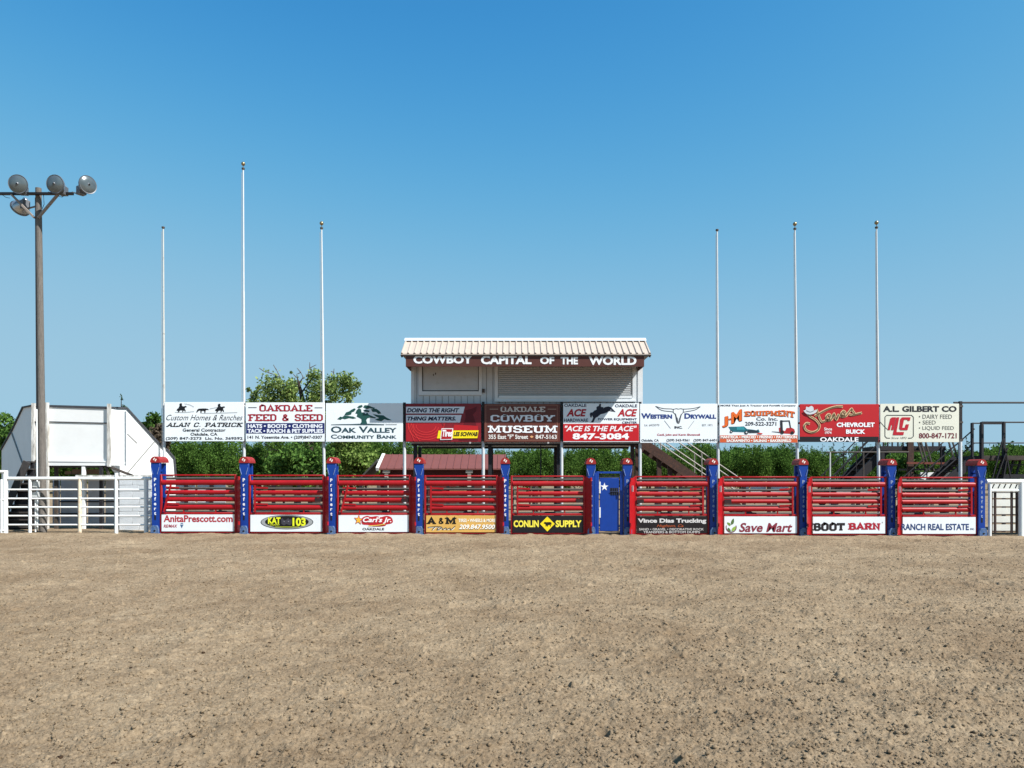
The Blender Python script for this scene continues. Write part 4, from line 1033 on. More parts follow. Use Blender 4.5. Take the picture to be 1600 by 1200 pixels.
def block_wall():
    y = 23.55; x0, x1 = PX(186, y), PX(237.5, y); z0 = gz(x0)-.05; z1 = PZ(748, y)
    t = thing('block_wall', 'low white painted block wall behind the white pipe fence', 'wall', ((x0+x1)/2, y, gz(x0)))
    m = MB(); n = 8; hh = (z1-z0)/n
    for i in range(n):
        off = 0 if i % 2 else .2; x = x0
        xs = [x0]+[x0+off+.41*k for k in range(1, 4) if x0+off+.41*k < x1-.03]+[x1]
        for a, b in zip(xs[:-1], xs[1:]): m.box(a+.004, b-.004, y, y+.18, z0+hh*i+.004, z0+hh*(i+1)-.004)
    m.build('block_courses', BLK, t, bevel=.006)
    m = MB(); m.box(x0+.01, x1-.01, y+.015, y+.165, z0, z1-.01); m.build('mortar', mat('mortar', '8f8e8a', .9), t)
block_wall()
TIMB = mat('grey_timber', '3b3735', .85, var=.3, scale=8, dirt='544e49', dirt_amt=.4)
def side_stairs():
    y0, y1 = 23.5, 24.4
    T = (PX(58, 24), PZ(722, 24)); B = (PX(14, 24), PZ(822, 24))
    t = thing('timber_stairs', 'dark timber steps climbing to the white stand behind the light pole', 'stairs', (B[0], 24, gz(-14)))
    for y in (y0, y1):
        q = MB(); q.beam((B[0]-.1, y, B[1]-.2), (T[0], y, T[1]), .05, .22); q.build('stringer', TIMB, t)
    for i in range(10):
        u = i/9; x = B[0]+(T[0]-B[0])*u; z = B[1]+(T[1]-B[1])*u
        q = MB(); q.box(x-.1, PX(64, 24), y0+.03, y1-.03, z-.02, z+.02); q.build('tread', TIMB, t)
        q = MB(); q.box(x+.02, PX(64, 24), y0+.12, y0+.15, z-.2, z-.021); q.build('riser', DARKSTEEL, t)
side_stairs()

# ---------------------------------------------------------------- wooden light pole
WOODP = mat('weathered_pole_wood', '6b655f', .9, var=.3, scale=10, stretch=(7, 7, .35), dirt='423e3a', dirt_amt=.42, dscale=9, bump=.6, bscale=18)
ALU = mat('spun_aluminium', 'b5b8ba', .35, metal=.8, var=.1)
LENS = mat('lamp_glass', '626b6e', .22, metal=.4, var=.25, scale=3, spec=.8)
LHOUS = mat('lamp_housing', '6a6d72', .5, metal=.4, var=.15)
def light_pole():
    Y = 22.6; X = lambda p: PX(p, Y); Z = lambda q: PZ(q, Y)
    xb = X(67.5); t = thing('light_pole', 'tall weathered wooden pole carrying four round floodlights on a dark crossarm', 'light pole', (xb, Y, gz(xb)))
    MB().tube((xb, Y, gz(xb)-.2), (X(60), Y, Z(294)), .108, 18, .082).build('pole', WOODP, t)
    y = Y-.13
    m = MB(); m.box(X(-62), X(118), y-.05, y+.05, Z(306.8), Z(303.6)); m.build('crossarm', BLACK, t)
    for a, b, mt in (((95, 306), (63, 342), OLD), ((22, 306), (57, 342), OLD)):
        q = MB(); q.beam((X(a[0]), y+.0, Z(a[1])), (X(b[0]), y+.03, Z(b[1])), .05, .08, up=(0, 1, 0)); q.build('brace', mt, t)
    def flood(px, py, d, r, Yl, arm):
        d = Vector(d).normalized(); c = Vector((PX(px, Yl), Yl, PZ(py, Yl)))
        q = MB(); q.lathe([(r*1.05, .0), (r*1.0, -.03), (r*.86, -.14), (r*.55, -.25), (r*.32, -.30), (r*.3, -.42), (.02, -.44)], c, d, 26, False, True); fo = q.build('floodlight', ALU, t)
        g = MB(); g.lathe([(r*.98, .004), (r*.8, .03), (r*.5, .05), (.01, .06)], c, d, 26); g.build('lens', LENS, fo)
        rm = MB(); rm.lathe([(r*.97, .004), (r*1.06, .012), (r*1.09, -.012), (r*1.05, -.04)], c, d, 26); rm.build('rim', LHOUS, fo)
        up = Vector((0, 0, 1)); base = c-d*.34
        h = MB(); h.beam(base-d*.02, base-d*.02-up*.24, .2, .2, up=(d.x, d.y, 0)); h.build('ballast_box', LHOUS, fo)
        k = MB(); k.beam(base-up*.24, Vector(arm), .05, .03); k.build('bracket', LHOUS, fo)
        gl = MB(); gl.lathe([(.05, .0), (.06, .04), (.02, .08)], c, d, 12); gl.build('bulb', LHOUS, fo)
    arm = lambda p: (X(p), y, Z(303))
    flood(28, 287.5, (.18, -1, -.18), .245, Y-.5, arm(36))
    flood(86, 287.5, (-.06, -1, -.14), .245, Y-.5, arm(80))
    flood(137.5, 288.5, (.96, -.62, -.06), .24, Y-.35, arm(117))
    flood(31, 326, (-.75, .5, -.5), .25, Y+.3, (X(58), Y, Z(322)))
    q = MB(); q.tube((xb-.13, Y-.06, gz(xb)), (X(57.2), Y-.05, Z(310)), .018, 8); q.build('conduit', DARKSTEEL, t)
    q = MB(); q.tube((X(63.5), Y-.15, gz(xb)+.05), (X(62), Y-.14, Z(640)), .02, 8); q.tube((X(61), Y-.17, gz(xb)), (X(61), Y-.17, Z(776)), .02, 8); q.build('service_pipe', WHITEP, t)
    q = MB(); q.box(X(58.5), X(67.5), Y-.30, Y-.14, Z(776), Z(768.5)); q.box(X(60.5), X(67), Y-.3, Y-.14, Z(761), Z(752)); q.build('meter_box', mat('meter_grey', 'b5b7b5', .5), t)
    w_ = MB(); w_.path([Vector((X(72.5), y-.01, Z(307))), Vector((X(73.5), y-.01, Z(322))), Vector((X(69), y, Z(331))), Vector((X(63), Y-.1, Z(331)))], .008, 5)
    w_.path([Vector((X(106+0), y, Z(307))), Vector((X(101), y, Z(310.5))), Vector((X(95), y, Z(309)))], .008, 5); w_.path([Vector((X(20), y, Z(312))), Vector((X(14), y, Z(311))), Vector((X(8), y, Z(307)))], .008, 5); w_.build('cable', mat('cable', '2c3644', .6), t)
OLD = mat('grey_brace_steel', '8a8078', .7, var=.25, scale=10, dirt='4a4038', dirt_amt=.4)
light_pole()

# ---------------------------------------------------------------- white pipe fences
def pipe_fence(label, px0, px1, rails, posts, Y, cat='fence', ry=None):
    x0, x1 = PX(px0, Y), PX(px1, Y); g = gz(x0)
    t = thing('pipe_fence', label, cat, ((x0+x1)/2, Y, g))
    for py, r in rails: MB().tube((x0, Y, PZ(py, Y)), (x1, Y, PZ(py, Y)), r, 10).build('rail', WHITEPIPE, t)
    for p, r, top, mt in posts:
        x = PX(p, Y); MB().tube((x, Y-.002, g-.1), (x, Y-.002, PZ(top, Y)), r, 12).build('post', mt, t)
    return t
RUSTW = mat('rust_stained_white', 'd2c6b0', .55, var=.12, scale=3, dirt='a9743f', dirt_amt=.42, dscale=4)
pipe_fence('white six-rail pipe fence with one rust-stained post at the left of the chutes', 13, 236,
  [(747.6, .05), (765, .025), (779, .025), (792.5, .025), (806, .025), (820, .025)],
  [(8.5, .07, 735, WHITEPIPE), (124.8, .05, 747, RUSTW), (181.8, .05, 739, WHITEPIPE), (228.5, .06, 746, WHITEPIPE), (47, .045, 747, WHITEPIPE)], 22.25)
t = pipe_fence('white pipe gate cut by the left edge of the photo', -60, 8, [(737, .045), (781, .03), (829, .035)], [(2.5, .035, 749, WHITEPIPE), (-58, .06, 735, WHITEPIPE)], 22.2, 'gate')
q = MB(); Yq = 22.26; q.box(PX(-56, Yq), PX(.5, Yq), Yq, Yq+.02, PZ(828, Yq), PZ(757, Yq)); q.build('brown_panel', mat('brown_gate_panel', '6a4a3c', .8, var=.2), t)

def right_pen():
    Y = 22.15; X = lambda p: PX(p, Y); Z = lambda q: PZ(q, Y); xm = X(1570); g = gz(xm)
    t = thing('pen_gate', 'white pipe pen gate with dark brown bars over white boards at the right edge', 'gate', (xm, Y, g), None)
    q = MB(); q.tube((X(1541), Y, Z(752.4)), (X(1720), Y, Z(752.4)), .07, 12); q.tube((X(1549), Y, Z(766.2)), (X(1720), Y, Z(766.2)), .035, 10); q.build('rail', WHITEPIPE, t)
    for p, r in ((1546.5, .045), (1595.5, .07), (1716, .07)): MB().tube((X(p), Y, g-.1), (X(p), Y, Z(751)), r, 12).build('post', WHITEPIPE, t)
    q = MB()
    for i, (a, b) in enumerate(((1550, 1592),)):
        for p in (1551.5, 1557.5, 1583.5, 1591.5): q.box(X(p)-.028, X(p)+.028, Y+.06, Y+.1, Z(833), Z(768.5))
        for py in (769, 779, 791.5, 803.5, 816.5, 829.5): q.box(X(1550), X(1593), Y+.07, Y+.09, Z(py+1.4), Z(py))
    q.build('barred_panel', mat('brown_bar', '3a2a26', .6, var=.25), t)
    q = MB()
    for k in range(5): 
        q.tube((X(1600), Y, Z(779+12*k)), (X(1716), Y, Z(779+12*k)), .03, 8)
    q.build('rail', WHITEPIPE, t)
    Yb = 23.0
    w_ = MB(); xx = lambda p: PX(p, Yb)
    for k in range(6): w_.box(xx(1546), xx(1700), Yb, Yb+.03, PZ(830-13*k, Yb), PZ(819.5-13*k, Yb))
    w_.build('white_board', mat('cream_white_board', 'd8d8d0', .6, var=.06, scale=3, dirt='b5ad98', dirt_amt=.3), t)
    q = MB()
    for k in range(7):
        a = 1552+9*k; q.tube((X(a), Y+.05, Z(763)), (X(a+4), Y+.05, Z(755)), .015, 6)
    q.build('chain_link', DARKSTEEL, t)
right_pen()

# ---------------------------------------------------------------- right steel platform and stands
def right_platform():
    Y = 24.6; X = lambda p: PX(p, Y); Z = lambda q: PZ(q, Y); g = gz(14)
    t = thing('steel_platform', 'dark steel deck with pipe guard rails rising above the pen gate at the right edge', 'platform', (X(1560), Y, g))
    Yb = Y+1.3
    q = MB(); q.box(X(1531), X(1760), Y, Yb, Z(718.5), Z(711.8)); q.build('deck', mat('deck_timber', '3f3630', .85, var=.3, scale=6), t)
    for p, q0, q1, w in ((1517.3, 661, 714, .026), (1532.3, 659.5, 840, .032), (1566.5, 659.5, 840, .034), (1640, 659.5, 840, .04), (1750, 659.5, 840, .04)):
        m = MB(); x = X(p); m.box(x-w, x+w, Y-.105, Y-.005, g-.1 if q1 > 800 else Z(q1), Z(q0)); m.build('post', DARKSTEEL, t)
    for p in (1535, 1640, 1750):
        m = MB(); x = PX(p, Yb); m.box(x-.05, x+.05, Yb+.001, Yb+.1, g-.1, Z(660)); m.build('post', DARKSTEEL, t)
    m = MB(); m.beam((X(1533), Y-.05, Z(661)), (X(1567), Y-.05, Z(661)), .06, .09); m.tube((X(1517), Y-.05, Z(661.5)), (X(1532), Y-.05, Z(661.5)), .022, 8); m.tube((X(1567), Y-.05, Z(660)), (X(1755), Y-.05, Z(660)), .025, 8); m.build('top_rail', DARKSTEEL, t)
    m = MB(); m.tube((X(1517), Y-.05, Z(692.3)), (X(1755), Y-.05, Z(692)), .02, 8); m.build('mid_rail', DARKSTEEL, t)
    m = MB()
    for a, b in (((1565, 677), (1545, 752)), ((1570, 700), (1551, 752)), ((1568, 720), (1563, 750)), ((1566, 700), (1575, 748))): m.beam((X(a[0]), Y-.14, Z(a[1])), (X(b[0]), Y-.14, Z(b[1])), .03, .04, up=(0, 1, 0))
    m.build('brace', DARKSTEEL, t)
    # seat framing below the deck
    m = MB()
    for a in (1575, 1584, 1593, 1604): m.beam((X(a), Y+.3, Z(719)), (X(a-8), Y+.3, Z(748)), .05, .06, up=(0, 1, 0))
    m.box(X(1570), X(1755), Y+.25, Y+.33, Z(727), Z(725)); m.box(X(1570), X(1755), Y+.1, Y+.5, Z(747), Z(741)); m.build('under_frame', DARKSTEEL, t)
    b = thing('overhead_pipe', 'long dark horizontal pipe running from the cream board to the right edge', 'pipe', (X(1600), 23.95, gz(14)))
    m = MB(); m.tube((PX(1491, 23.98), 24.01, PZ(629, 23.98)), (PX(1760, 23.98), 24.01, PZ(629, 23.98)), .03, 10); m.build('pipe_run', DARKSTEEL, b)
    x = PX(1755, 23.98); m = MB(); m.tube((x, 24.01, gz(x)-.1), (x, 24.01, PZ(629.9, 23.98)), .05, 10); m.build('end_post', DARKSTEEL, b)
right_platform()
stair('platform_stairs', 'dark steel stairs with double pipe handrails climbing right to the steel deck', 'stairs',
      (PX(1524, 24.7), PZ(716, 24.7)), (PX(1385, 24.7), PZ(838, 24.7)), 24.75, 25.75, 13, DARKSTEEL, DARKSTEEL, .95)
def right_stand():
    Y = 26.5; X = lambda p: PX(p, Y); Z = lambda q: PZ(q, Y); g = gz(12)
    t = thing('steel_bleacher', 'dark raised steel stand with slanted struts behind the cream board', 'stand', (X(1440), Y, g))
    m = MB(); m.box(X(1376), X(1478), Y, Y+1.4, Z(704), Z(697)); m.build('deck', DARKSTEEL, t)
    m = MB(); 
    for p in (1385, 1392, 1399, 1408, 1416, 1443, 1452, 1463, 1473): m.box(X(p)-.02, X(p)+.02, Y+.2, Y+.24, Z(697), Z(670))
    m.build('rail_post', DARKSTEEL, t)
    m = MB(); m.box(X(1421)-.1, X(1421)+.1, Y-.101, Y-.001, g-.1, Z(690)); m.build('main_post', BROWNSTEEL, t)
    for p in (1380, 1474):
        m = MB(); m.box(X(p)-.06, X(p)+.06, Y+.02, Y+.12, g-.1, Z(704)); m.build('leg', DARKSTEEL, t)
    m = MB()
    for a in (1430, 1435, 1442, 1478, 1484): m.beam((X(a), Y-.14, Z(688)), (X(a+14), Y-.14, Z(736)), .04, .05, up=(0, 1, 0))
    m.build('strut', GREYSTEEL, t)
    m = MB(); m.beam((X(1412), Y-.2, Z(723.5)), (X(1502), Y-.2, Z(724.5)), .06, .07); m.build('red_oxide_rail', mat('red_oxide', '6a3428', .7, var=.2), t)
    m = MB(); m.box(X(1424), X(1510), Y-.1, Y+.9, Z(735), Z(732)); m.box(X(1430), X(1516), Y-.3, Y+.2, Z(744), Z(741)); m.build('bench', GREYSTEEL, t)
    m = MB(); m.box(X(1430), X(1478), Y-.36, Y-.31, Z(766), Z(738)); m.build('white_panel', WHITEP, t)
    t2 = thing('pipe_railing', 'thin dark pipe railing on posts beneath the red car dealer board', 'railing', (X(1340), 26.0, g))
    m = MB(); m.tube((PX(1291, 26), 26, PZ(706.5, 26)), (PX(1420, 26), 26, PZ(706.5, 26)), .022, 8); m.build('top_pipe', GREYSTEEL, t2)
    for p in (1297, 1349): 
        m = MB(); m.tube((PX(p, 26), 26, g-.1), (PX(p, 26), 26, PZ(706.5, 26)), .026, 8); m.build('post', GREYSTEEL if p > 1300 else POLEM, t2)
right_stand()
stair('stand_stairs', 'dark steel stairs behind the red car dealer board climbing right to the raised stand', 'stairs',
      (PX(1386, 26.6), PZ(703, 26.6)), (PX(1300, 26.6), PZ(790, 26.6)), 26.7, 27.7, 9, DARKSTEEL, DARKSTEEL, .95)

# ---------------------------------------------------------------- back panels of the chutes and the pens behind
def chute_back(px0, px1, label, boards):
    Y = 23.2; X = lambda p: PX(p, Y); xm = X((px0+px1)/2); dz = gz(xm)-ZREF
    t = thing('chute_back_panel', label, 'fence panel', (xm, Y, gz(xm)), 'brown pipe panels at the back of the chutes')
    Z = lambda q: PZ(q, Y)+dz
    m = MB()
    for py in (749, 764.5, 777, 789, 801): m.tube((X(px0), Y, Z(py)), (X(px1), Y, Z(py)), .036, 8)
    m.build('rail', GREYSTEEL, t)
    m = MB()
    for u in (.02, .3, .62, .98): x = X(px0+(px1-px0)*u); m.box(x-.045, x+.045, Y+.03, Y+.12, gz(xm)-.05, Z(746))
    m.build('post', DARKSTEEL, t)
    for (a, b, q0, q1, mt) in boards:
        k = MB(); k.box(X(a), X(b), Y+.125, Y+.15, Z(q1), Z(q0)); k.build('board', mt, t)
TANB = mat('tan_board', 'a98a62', .8, var=.2, scale=6); GRYB = mat('grey_blue_board', '7c8090', .8)
CB = [(252, 376, [(272, 286, 760, 790, WHITEP), (291, 302, 760, 790, WHITEP), (306, 350, 758, 790, WHITEP)]), (389, 513, [(409, 455, 760, 768, TANB)]), (526, 649, []), (663, 785, [(700, 740, 761, 768, TANB)]), (798, 918, []),
      (990, 1110, [(1000, 1026, 762, 770, TANB), (1030, 1042, 760, 770, GRYB), (1048, 1060, 761, 770, TANB), (1066, 1098, 760, 770, TANB)]), (1127, 1249, [(1161, 1172, 759, 768, WHITEP), (1175, 1199, 759, 768, WHITEP), (1206, 1234, 758, 769, WHITEP), (1156, 1230, 776, 782, WHITEP)]), (1265, 1390, [(1310, 1365, 763, 768, WHITEP), (1310, 1358, 787, 792, WHITEP)]), (1405, 1528, [])]
CBL = ['brown pipe panel with three white boards behind the white web-address gate', 'brown pipe panel behind the oval-badge gate', 'brown pipe panel behind the yellow-star gate', 'brown pipe panel behind the tan banner gate', 'brown pipe panel behind the yellow-diamond gate', 'brown pipe panel with tan boards behind the black trucking banner gate', 'brown pipe panel with white boards behind the green-leaf gate', 'brown pipe panel behind the black-and-red lettered gate', 'brown pipe panel behind the navy lettered gate']
for (a, b, bd), l in zip(CB, CBL): chute_back(a, b, l, bd)

def corral(y, x0, x1, rails, step, label, m):
    t = thing('corral_fence', label, 'fence', ((x0+x1)/2, y, 0))
    q = MB()
    for z in rails: q.tube((x0, y, z), (x1, y, z), .03, 7)
    q.build('rail', m, t)
    x = x0
    while x <= x1+.01:
        k = MB(); k.box(x-.05, x+.05, y+.031, y+.13, -.1, rails[-1]+.06); k.build('post', m, t); x += step
corral(31.0, -15, 17, (.35, .75, 1.15, 1.55), 3.2, 'dark pipe corral fence crossing the pens just behind the chutes', GREYSTEEL)
corral(43.0, -22, 24, (.4, .8, 1.2, 1.6), 4.6, 'farther dark pipe corral fence in front of the orchard', DARKSTEEL)

# ---------------------------------------------------------------- red shed
def shed():
    Y = 35.0; X = lambda p: PX(p, Y); Z = lambda q: PZ(q, Y)
    t = thing('red_shed', 'small shed with a faded red ribbed metal roof behind the chutes', 'shed', (X(670), Y+1.2, 0))
    x0, x1 = X(592), X(790); yr = Y+1.7; zr = PZ(710, yr); ze = Z(732)
    RR = mat('faded_red_roof', '6f403a', .6, var=.08, scale=3); DR = mat('dark_red_siding', '4c1a18', .7, var=.15, scale=4)
    for s in (0, 1):
        ya, za, yb, zb = (Y, ze, yr, zr) if s == 0 else (yr+.001, zr, yr+1.7, ze)
        m = MB(); m.add([(x0, ya, za), (x1, ya, za), (x1, yb, zb), (x0, yb, zb), (x0, ya, za-.06), (x1, ya, za-.06), (x1, yb, zb-.06), (x0, yb, zb-.06)], [(0,1,2,3),(4,7,6,5),(0,4,5,1),(1,5,6,2),(2,6,7,3),(3,7,4,0)])
        ro = m.build('roof', RR, t, smooth=False)
        if s == 0:
            k = MB(); n = 17
            for i in range(n+1):
                x = x0+.03+(x1-x0-.06)*i/n; k.beam((x, ya-.002, za+.012), (x, yb, zb+.012), .03, .03)
            k.build('standing_rib', RR, ro)
    m = MB(); m.beam((x0-.07, Y-.02, ze-.03), (x0-.07, yr, zr-.03), .13, .16); m.beam((x0-.07, yr+.01, zr-.03), (x0-.07, yr+1.7, ze-.03), .13, .16); m.build('barge_board', WHITEP, t)
    m = MB(); m.box(x0, x1, Y+.35, Y+.45, -.1, ze-.02); m.box(x0+.1, x0+.2, Y+.4501, Y+3, -.1, ze-.02); m.box(x1-.2, x1-.1, Y+.4501, Y+3, -.1, ze-.02); m.box(x0+.1, x1-.1, Y+3.0001, Y+3.1, -.1, ze-.02); m.build('wall', DR, t)
    m = MB(); m.prism([(x0-.9, ze-.45), (x0-.9, ze-.35), (x0-.15, zr-.25), (x0-.15, zr-.38)], Y+.4, Y+3); m.build('lean_to_roof', mat('dark_tin', '3a3a36', .7, var=.2), t)
    for p in (603, 733):
        x = X(p); m = MB(); m.box(x-.08, x+.08, Y+.1, Y+.26, -.1, ze-.08); m.box(x-.16, x+.16, Y+.06, Y+.3, ze-.2, ze-.0801); m.build('porch_post', mat('pale_post', 'b4aca0', .7), t)
shed()
# ---------------------------------------------------------------- trees
def leaves(centres, radii, n, size, seed, up=.25, hollow=.55, elong=1.0, clump=0, crad=.35):
    """leaf-sized diamonds spread through ellipsoid clumps"""
    r = np.random.default_rng(seed)
    c = np.asarray(centres, float); rd = np.asarray(radii, float)
    wgt = np.maximum(np.prod(rd, 1), .006)**(2/3.); wgt /= wgt.sum()
    k = r.choice(len(c), n, p=wgt)
    d = r.normal(size=(n, 3)); d /= np.linalg.norm(d, axis=1)[:, None]
    rad = (hollow+(1-hollow)*r.random(n))**.8
    if clump:
        cd = r.normal(size=(len(c)*clump, 3)); cd /= np.linalg.norm(cd, axis=1)[:, None]
        cd = cd*(.45+.62*r.random((len(cd), 1)))
        j = k*clump+r.integers(0, clump, n)
        p = c[k]+(cd[j]+r.normal(size=(n, 3))*crad*.5)*rd[k]
    else:
        p = c[k]+d*rad[:, None]*rd[k]
    a = r.normal(size=(n, 3)); a[:, 2] = a[:, 2]*elong-up; a /= np.linalg.norm(a, axis=1)[:, None]
    b = np.cross(a, r.normal(size=(n, 3))); b /= np.linalg.norm(b, axis=1)[:, None]
    s = size*(.6+.8*r.random((n, 1)))
    V = np.stack([p-a*s*.6, p+b*s*.34, p+a*s*.6, p-b*s*.34], 1)
    Fq = np.arange(4*n).reshape(n, 4)
    return V.reshape(-1, 3), Fq

def limb_mesh(segs):
    m = MB()
    for p0, p1, r0, r1 in segs: m.tube(p0, p1, r0, 8, r1)
    return m
BARK = mat('bark', '3a3029', .95, var=.3, scale=9, stretch=(3, 3, .5), bump=.6, bscale=20)
BARKG = mat('grey_bark', '5d544b', .95, var=.3, scale=9)
LF_ORCH = leafmat('orchard_leaves', '2e481c', '617e3a', .35)
LF_ORCH2 = leafmat('orchard_leaves_deep', '2f4a1e', '5f7e3a', .35)
LF_COT = leafmat('cottonwood_leaves', '425c2a', '98a862', .3)
LF_DARK = leafmat('dark_leaves', '2e4a22', '62823e', .25)
LF_DRY = leafmat('grey_brown_twigs', '3a3129', '6f6353', .1)
LF_CON = leafmat('conifer_needles', '25362c', '4d6250', .15)  # bluish cast of distance haze mixed into the needle colours
LF_SHRUB = leafmat('pale_shrub_leaves', '4a6428', '93a85e', .3)

def tree_obj(name, label, cat, loc, crownV, crownF, lm, segs, bm_, group=None, extra=None):
    t = thing(name, label, cat, loc, group)
    me = arr_mesh('crown', crownV, crownF, lm); c = link_mesh('crown', me, t); ORI[c.name] = ORI[t.name]
    q = limb_mesh([((Vector(a)+Vector(loc)), (Vector(b)+Vector(loc)), r0, r1) for a, b, r0, r1 in segs]); q.build('trunk', bm_, t)
    return t

# orchard rows: four kinds of tree, each placed many times
def orchard_kind(seed, h, lm):
    r = random.Random(seed); cs = []; rs = []; segs = [((0, 0, -.1), (0, 0, .9), .13, .1)]
    for i in range(16):
        a = r.random()*6.28; d = r.random()**.6*1.45; z = h*.34+r.random()*h*.42
        cs.append((d*math.cos(a), d*math.sin(a), z)); rs.append((.62+.3*r.random(), .62+.3*r.random(), .75+.5*r.random()))
        if i < 7: segs.append(((0, 0, .85), (d*.8*math.cos(a), d*.8*math.sin(a), z), .06, .02))
    for i in range(9):
        a = r.random()*6.28; d = r.random()*1.3
        cs.append((d*math.cos(a), d*math.sin(a), h*.8+r.random()*h*.12)); rs.append((.28, .28, .55+.4*r.random()))
    V, Fq = leaves(cs, rs, 11000, .125, seed, up=-.5, hollow=.25, elong=2.2, clump=9, crad=.5)
    return V, Fq, segs
OL = {'near': 'leafy green orchard tree in the long hedge-like row behind the chutes', 'far': 'deeper green orchard tree in the second row behind the arena'}
protos = []
for k in range(4):
    V, Fq, sg = orchard_kind(30+k, 4.5+.15*k, LF_ORCH if k < 3 else LF_ORCH2)
    t = tree_obj('orchard_tree', OL['near'], 'tree', (0, 72, -.05), V, Fq, LF_ORCH if k < 3 else LF_ORCH2, sg, BARK, 'orchard trees in the row behind the arena')
    protos.append(t)
r = random.Random(5); first = [True]*4; idx = 0
def put(kind, x, y, rz, sc, label, group):
    src = protos[kind]
    if first[kind]: o = src; first[kind] = False
    else:
        o = src.copy(); COL.objects.link(o)
        for ch in src.children:
            c = ch.copy(); COL.objects.link(c); c.parent = o
    o.location = (x, y, -.05); o.rotation_euler = (0, 0, rz); o.scale = (sc*1.12, sc*1.12, sc)
    o['label'] = label; o['group'] = group
for row, (y, step, lab, gr) in enumerate(((70, 3.3, OL['near'], 'orchard trees in the front row'), (74.5, 3.0, OL['far'], 'orchard trees in the second row'))):
    x = -54+row*1.5
    while x < 56:
        put(r.randrange(4), x+r.uniform(-.5, .5), y+r.uniform(-.6, .6), r.random()*6.28, r.uniform(.96, 1.06)*(1.06 if x < -6 else .87), lab, gr)
        x += step

def big_tree(name, label, px, Y, top, base_px, spread, lm, seed, n=5200, leaf=.3, flat=.8, group=None, bark=BARK):
    """a broad tree whose crown spans base_px..top rows of the photo at distance Y"""
    x = PX(px, Y); zt = PZ(top, Y); zb = max(.6, PZ(base_px, Y)); w_ = spread/F*Y/2
    r = random.Random(seed); cs = []; rs = []; segs = [((0, 0, -.1), (0, 0, zb+.4*(zt-zb)), .03*zt, .015*zt)]
    for i in range(15):
        a = r.random()*6.28; d = r.random()**.55*w_*.75; u = r.random()
        z = zb+(zt-zb)*(.25+.58*u*(1-.35*(d/w_)**2)); s_ = w_*(.26+.2*r.random())
        cs.append((d*math.cos(a), d*math.sin(a)*.8, z)); rs.append((s_, s_, s_*flat))
        if i < 6: segs.append(((0, 0, zb+.1*(zt-zb)), (d*math.cos(a), d*math.sin(a)*.8, z), .012*zt, .004*zt))
    V, Fq = leaves(cs, rs, n, leaf, seed, hollow=.3, clump=12, crad=.38)
    return tree_obj(name, label, 'tree', (x, Y, -.05), V, Fq, lm, segs, bark, group)
FAR = [(20, 640, 120, LF_DARK), (840, 698, 90, LF_DARK), (925, 696, 80, LF_ORCH2), (1072, 690, 95, LF_DARK), (1110, 693, 80, LF_ORCH2), (1160, 699, 80, LF_DARK), (1215, 698, 80, LF_DARK), (1420, 700, 90, LF_ORCH2), (1545, 700, 70, LF_DARK), (1600, 690, 100, LF_DARK), (560, 690, 120, LF_ORCH), (690, 693, 110, LF_ORCH), (320, 686, 130, LF_ORCH2), (990, 694, 70, LF_DARK)]
FL = ['dark tree crown at the left edge beyond the white stand', 'dark green far tree showing under the museum board', 'mid green far tree under the hardware board', 'dark round far tree behind the booth stairs', 'mid green far tree right of the booth stairs', 'dark green far tree under the left of the equipment board', 'dark green far tree under the right of the equipment board', 'mid green far tree behind the dark steel stand', 'dark far tree left of the last chute post seen through the deck rails', 'dark broad tree behind the deck rails at the right edge', 'bright green tree top right of the cottonwood trunk', 'bright green tree top above the red shed roof', 'green tree top under the contractor board', 'dark small far tree top left of the booth stairs']
for i, ((p, top, sp, lm), l) in enumerate(zip(FAR, FL)):
    Y = 60 if i == 0 else 95
    big_tree('far_tree', l, p, Y, top, 745, sp*(1.0 if Y == 60 else 1.0), lm, 70+i, 3600, .34 if Y > 80 else .28, group='broad trees beyond the orchard')
big_tree('bushy_tree', 'dark green bushy tree with bare grey twigs between the white stand and contractor board', 240, 52, 637, 745, 62, LF_DARK, 91, 4800, .22, 1.0)
big_tree('twiggy_bush', 'grey brown leafless bush in front of the dark tree beside the contractor board', 250, 48, 652, 745, 40, LF_DRY, 92, 5200, .16, 1.2)
big_tree('leafy_shrub', 'pale green leafy shrub growing left of the red shed', 548, 42, 684, 760, 96, LF_SHRUB, 93, 6500, .17, .9)
big_tree('leafy_shrub', 'dark tangled shrub beneath the feed store board', 462, 37, 690, 770, 120, LF_DARK, 94, 6500, .16, .9)
big_tree('leafy_shrub', 'mid green shrub left of the cottonwood trunk beneath the feed store board', 405, 43, 696, 770, 70, LF_ORCH, 95, 3600, .16, .9)
big_tree('leafy_shrub', 'dark green shrub beneath the cream board between the steel struts', 1412, 40, 702, 770, 70, LF_DARK, 96, 3600, .16, .9)

def conifer(label, px, Y, top, w_px, seed):
    x = PX(px, Y); zt = PZ(top, Y); w_ = w_px/F*Y/2; r = random.Random(seed); cs = []; rs = []
    n = 16
    for i in range(n):
        u = i/(n-1); z = zt*(.22+.76*u); w2 = w_*(1-u)**.8+.02*zt
        for k in range(5 if u < .8 else 1):
            a = r.random()*6.28; d = w2*(.35+.65*r.random()) if u < .95 else 0
            cs.append((d*math.cos(a), d*math.sin(a), z+r.uniform(-.02, .02)*zt)); rs.append((w2*.42+.1, w2*.42+.1, .022*zt))
    V, Fq = leaves(cs, rs, 2600, zt*.022, seed, up=.6, hollow=.1)
    tree_obj('conifer_tree', label, 'tree', (x, Y, -.05), V, Fq, LF_CON, [((0, 0, -.1), (0, 0, zt*.98), .018*zt, .003*zt)], BARK, 'conifers beyond the arena')
conifer('lone dark conifer tip rising behind the right wing of the white stand', 189.5, 90, 614, 46, 1)
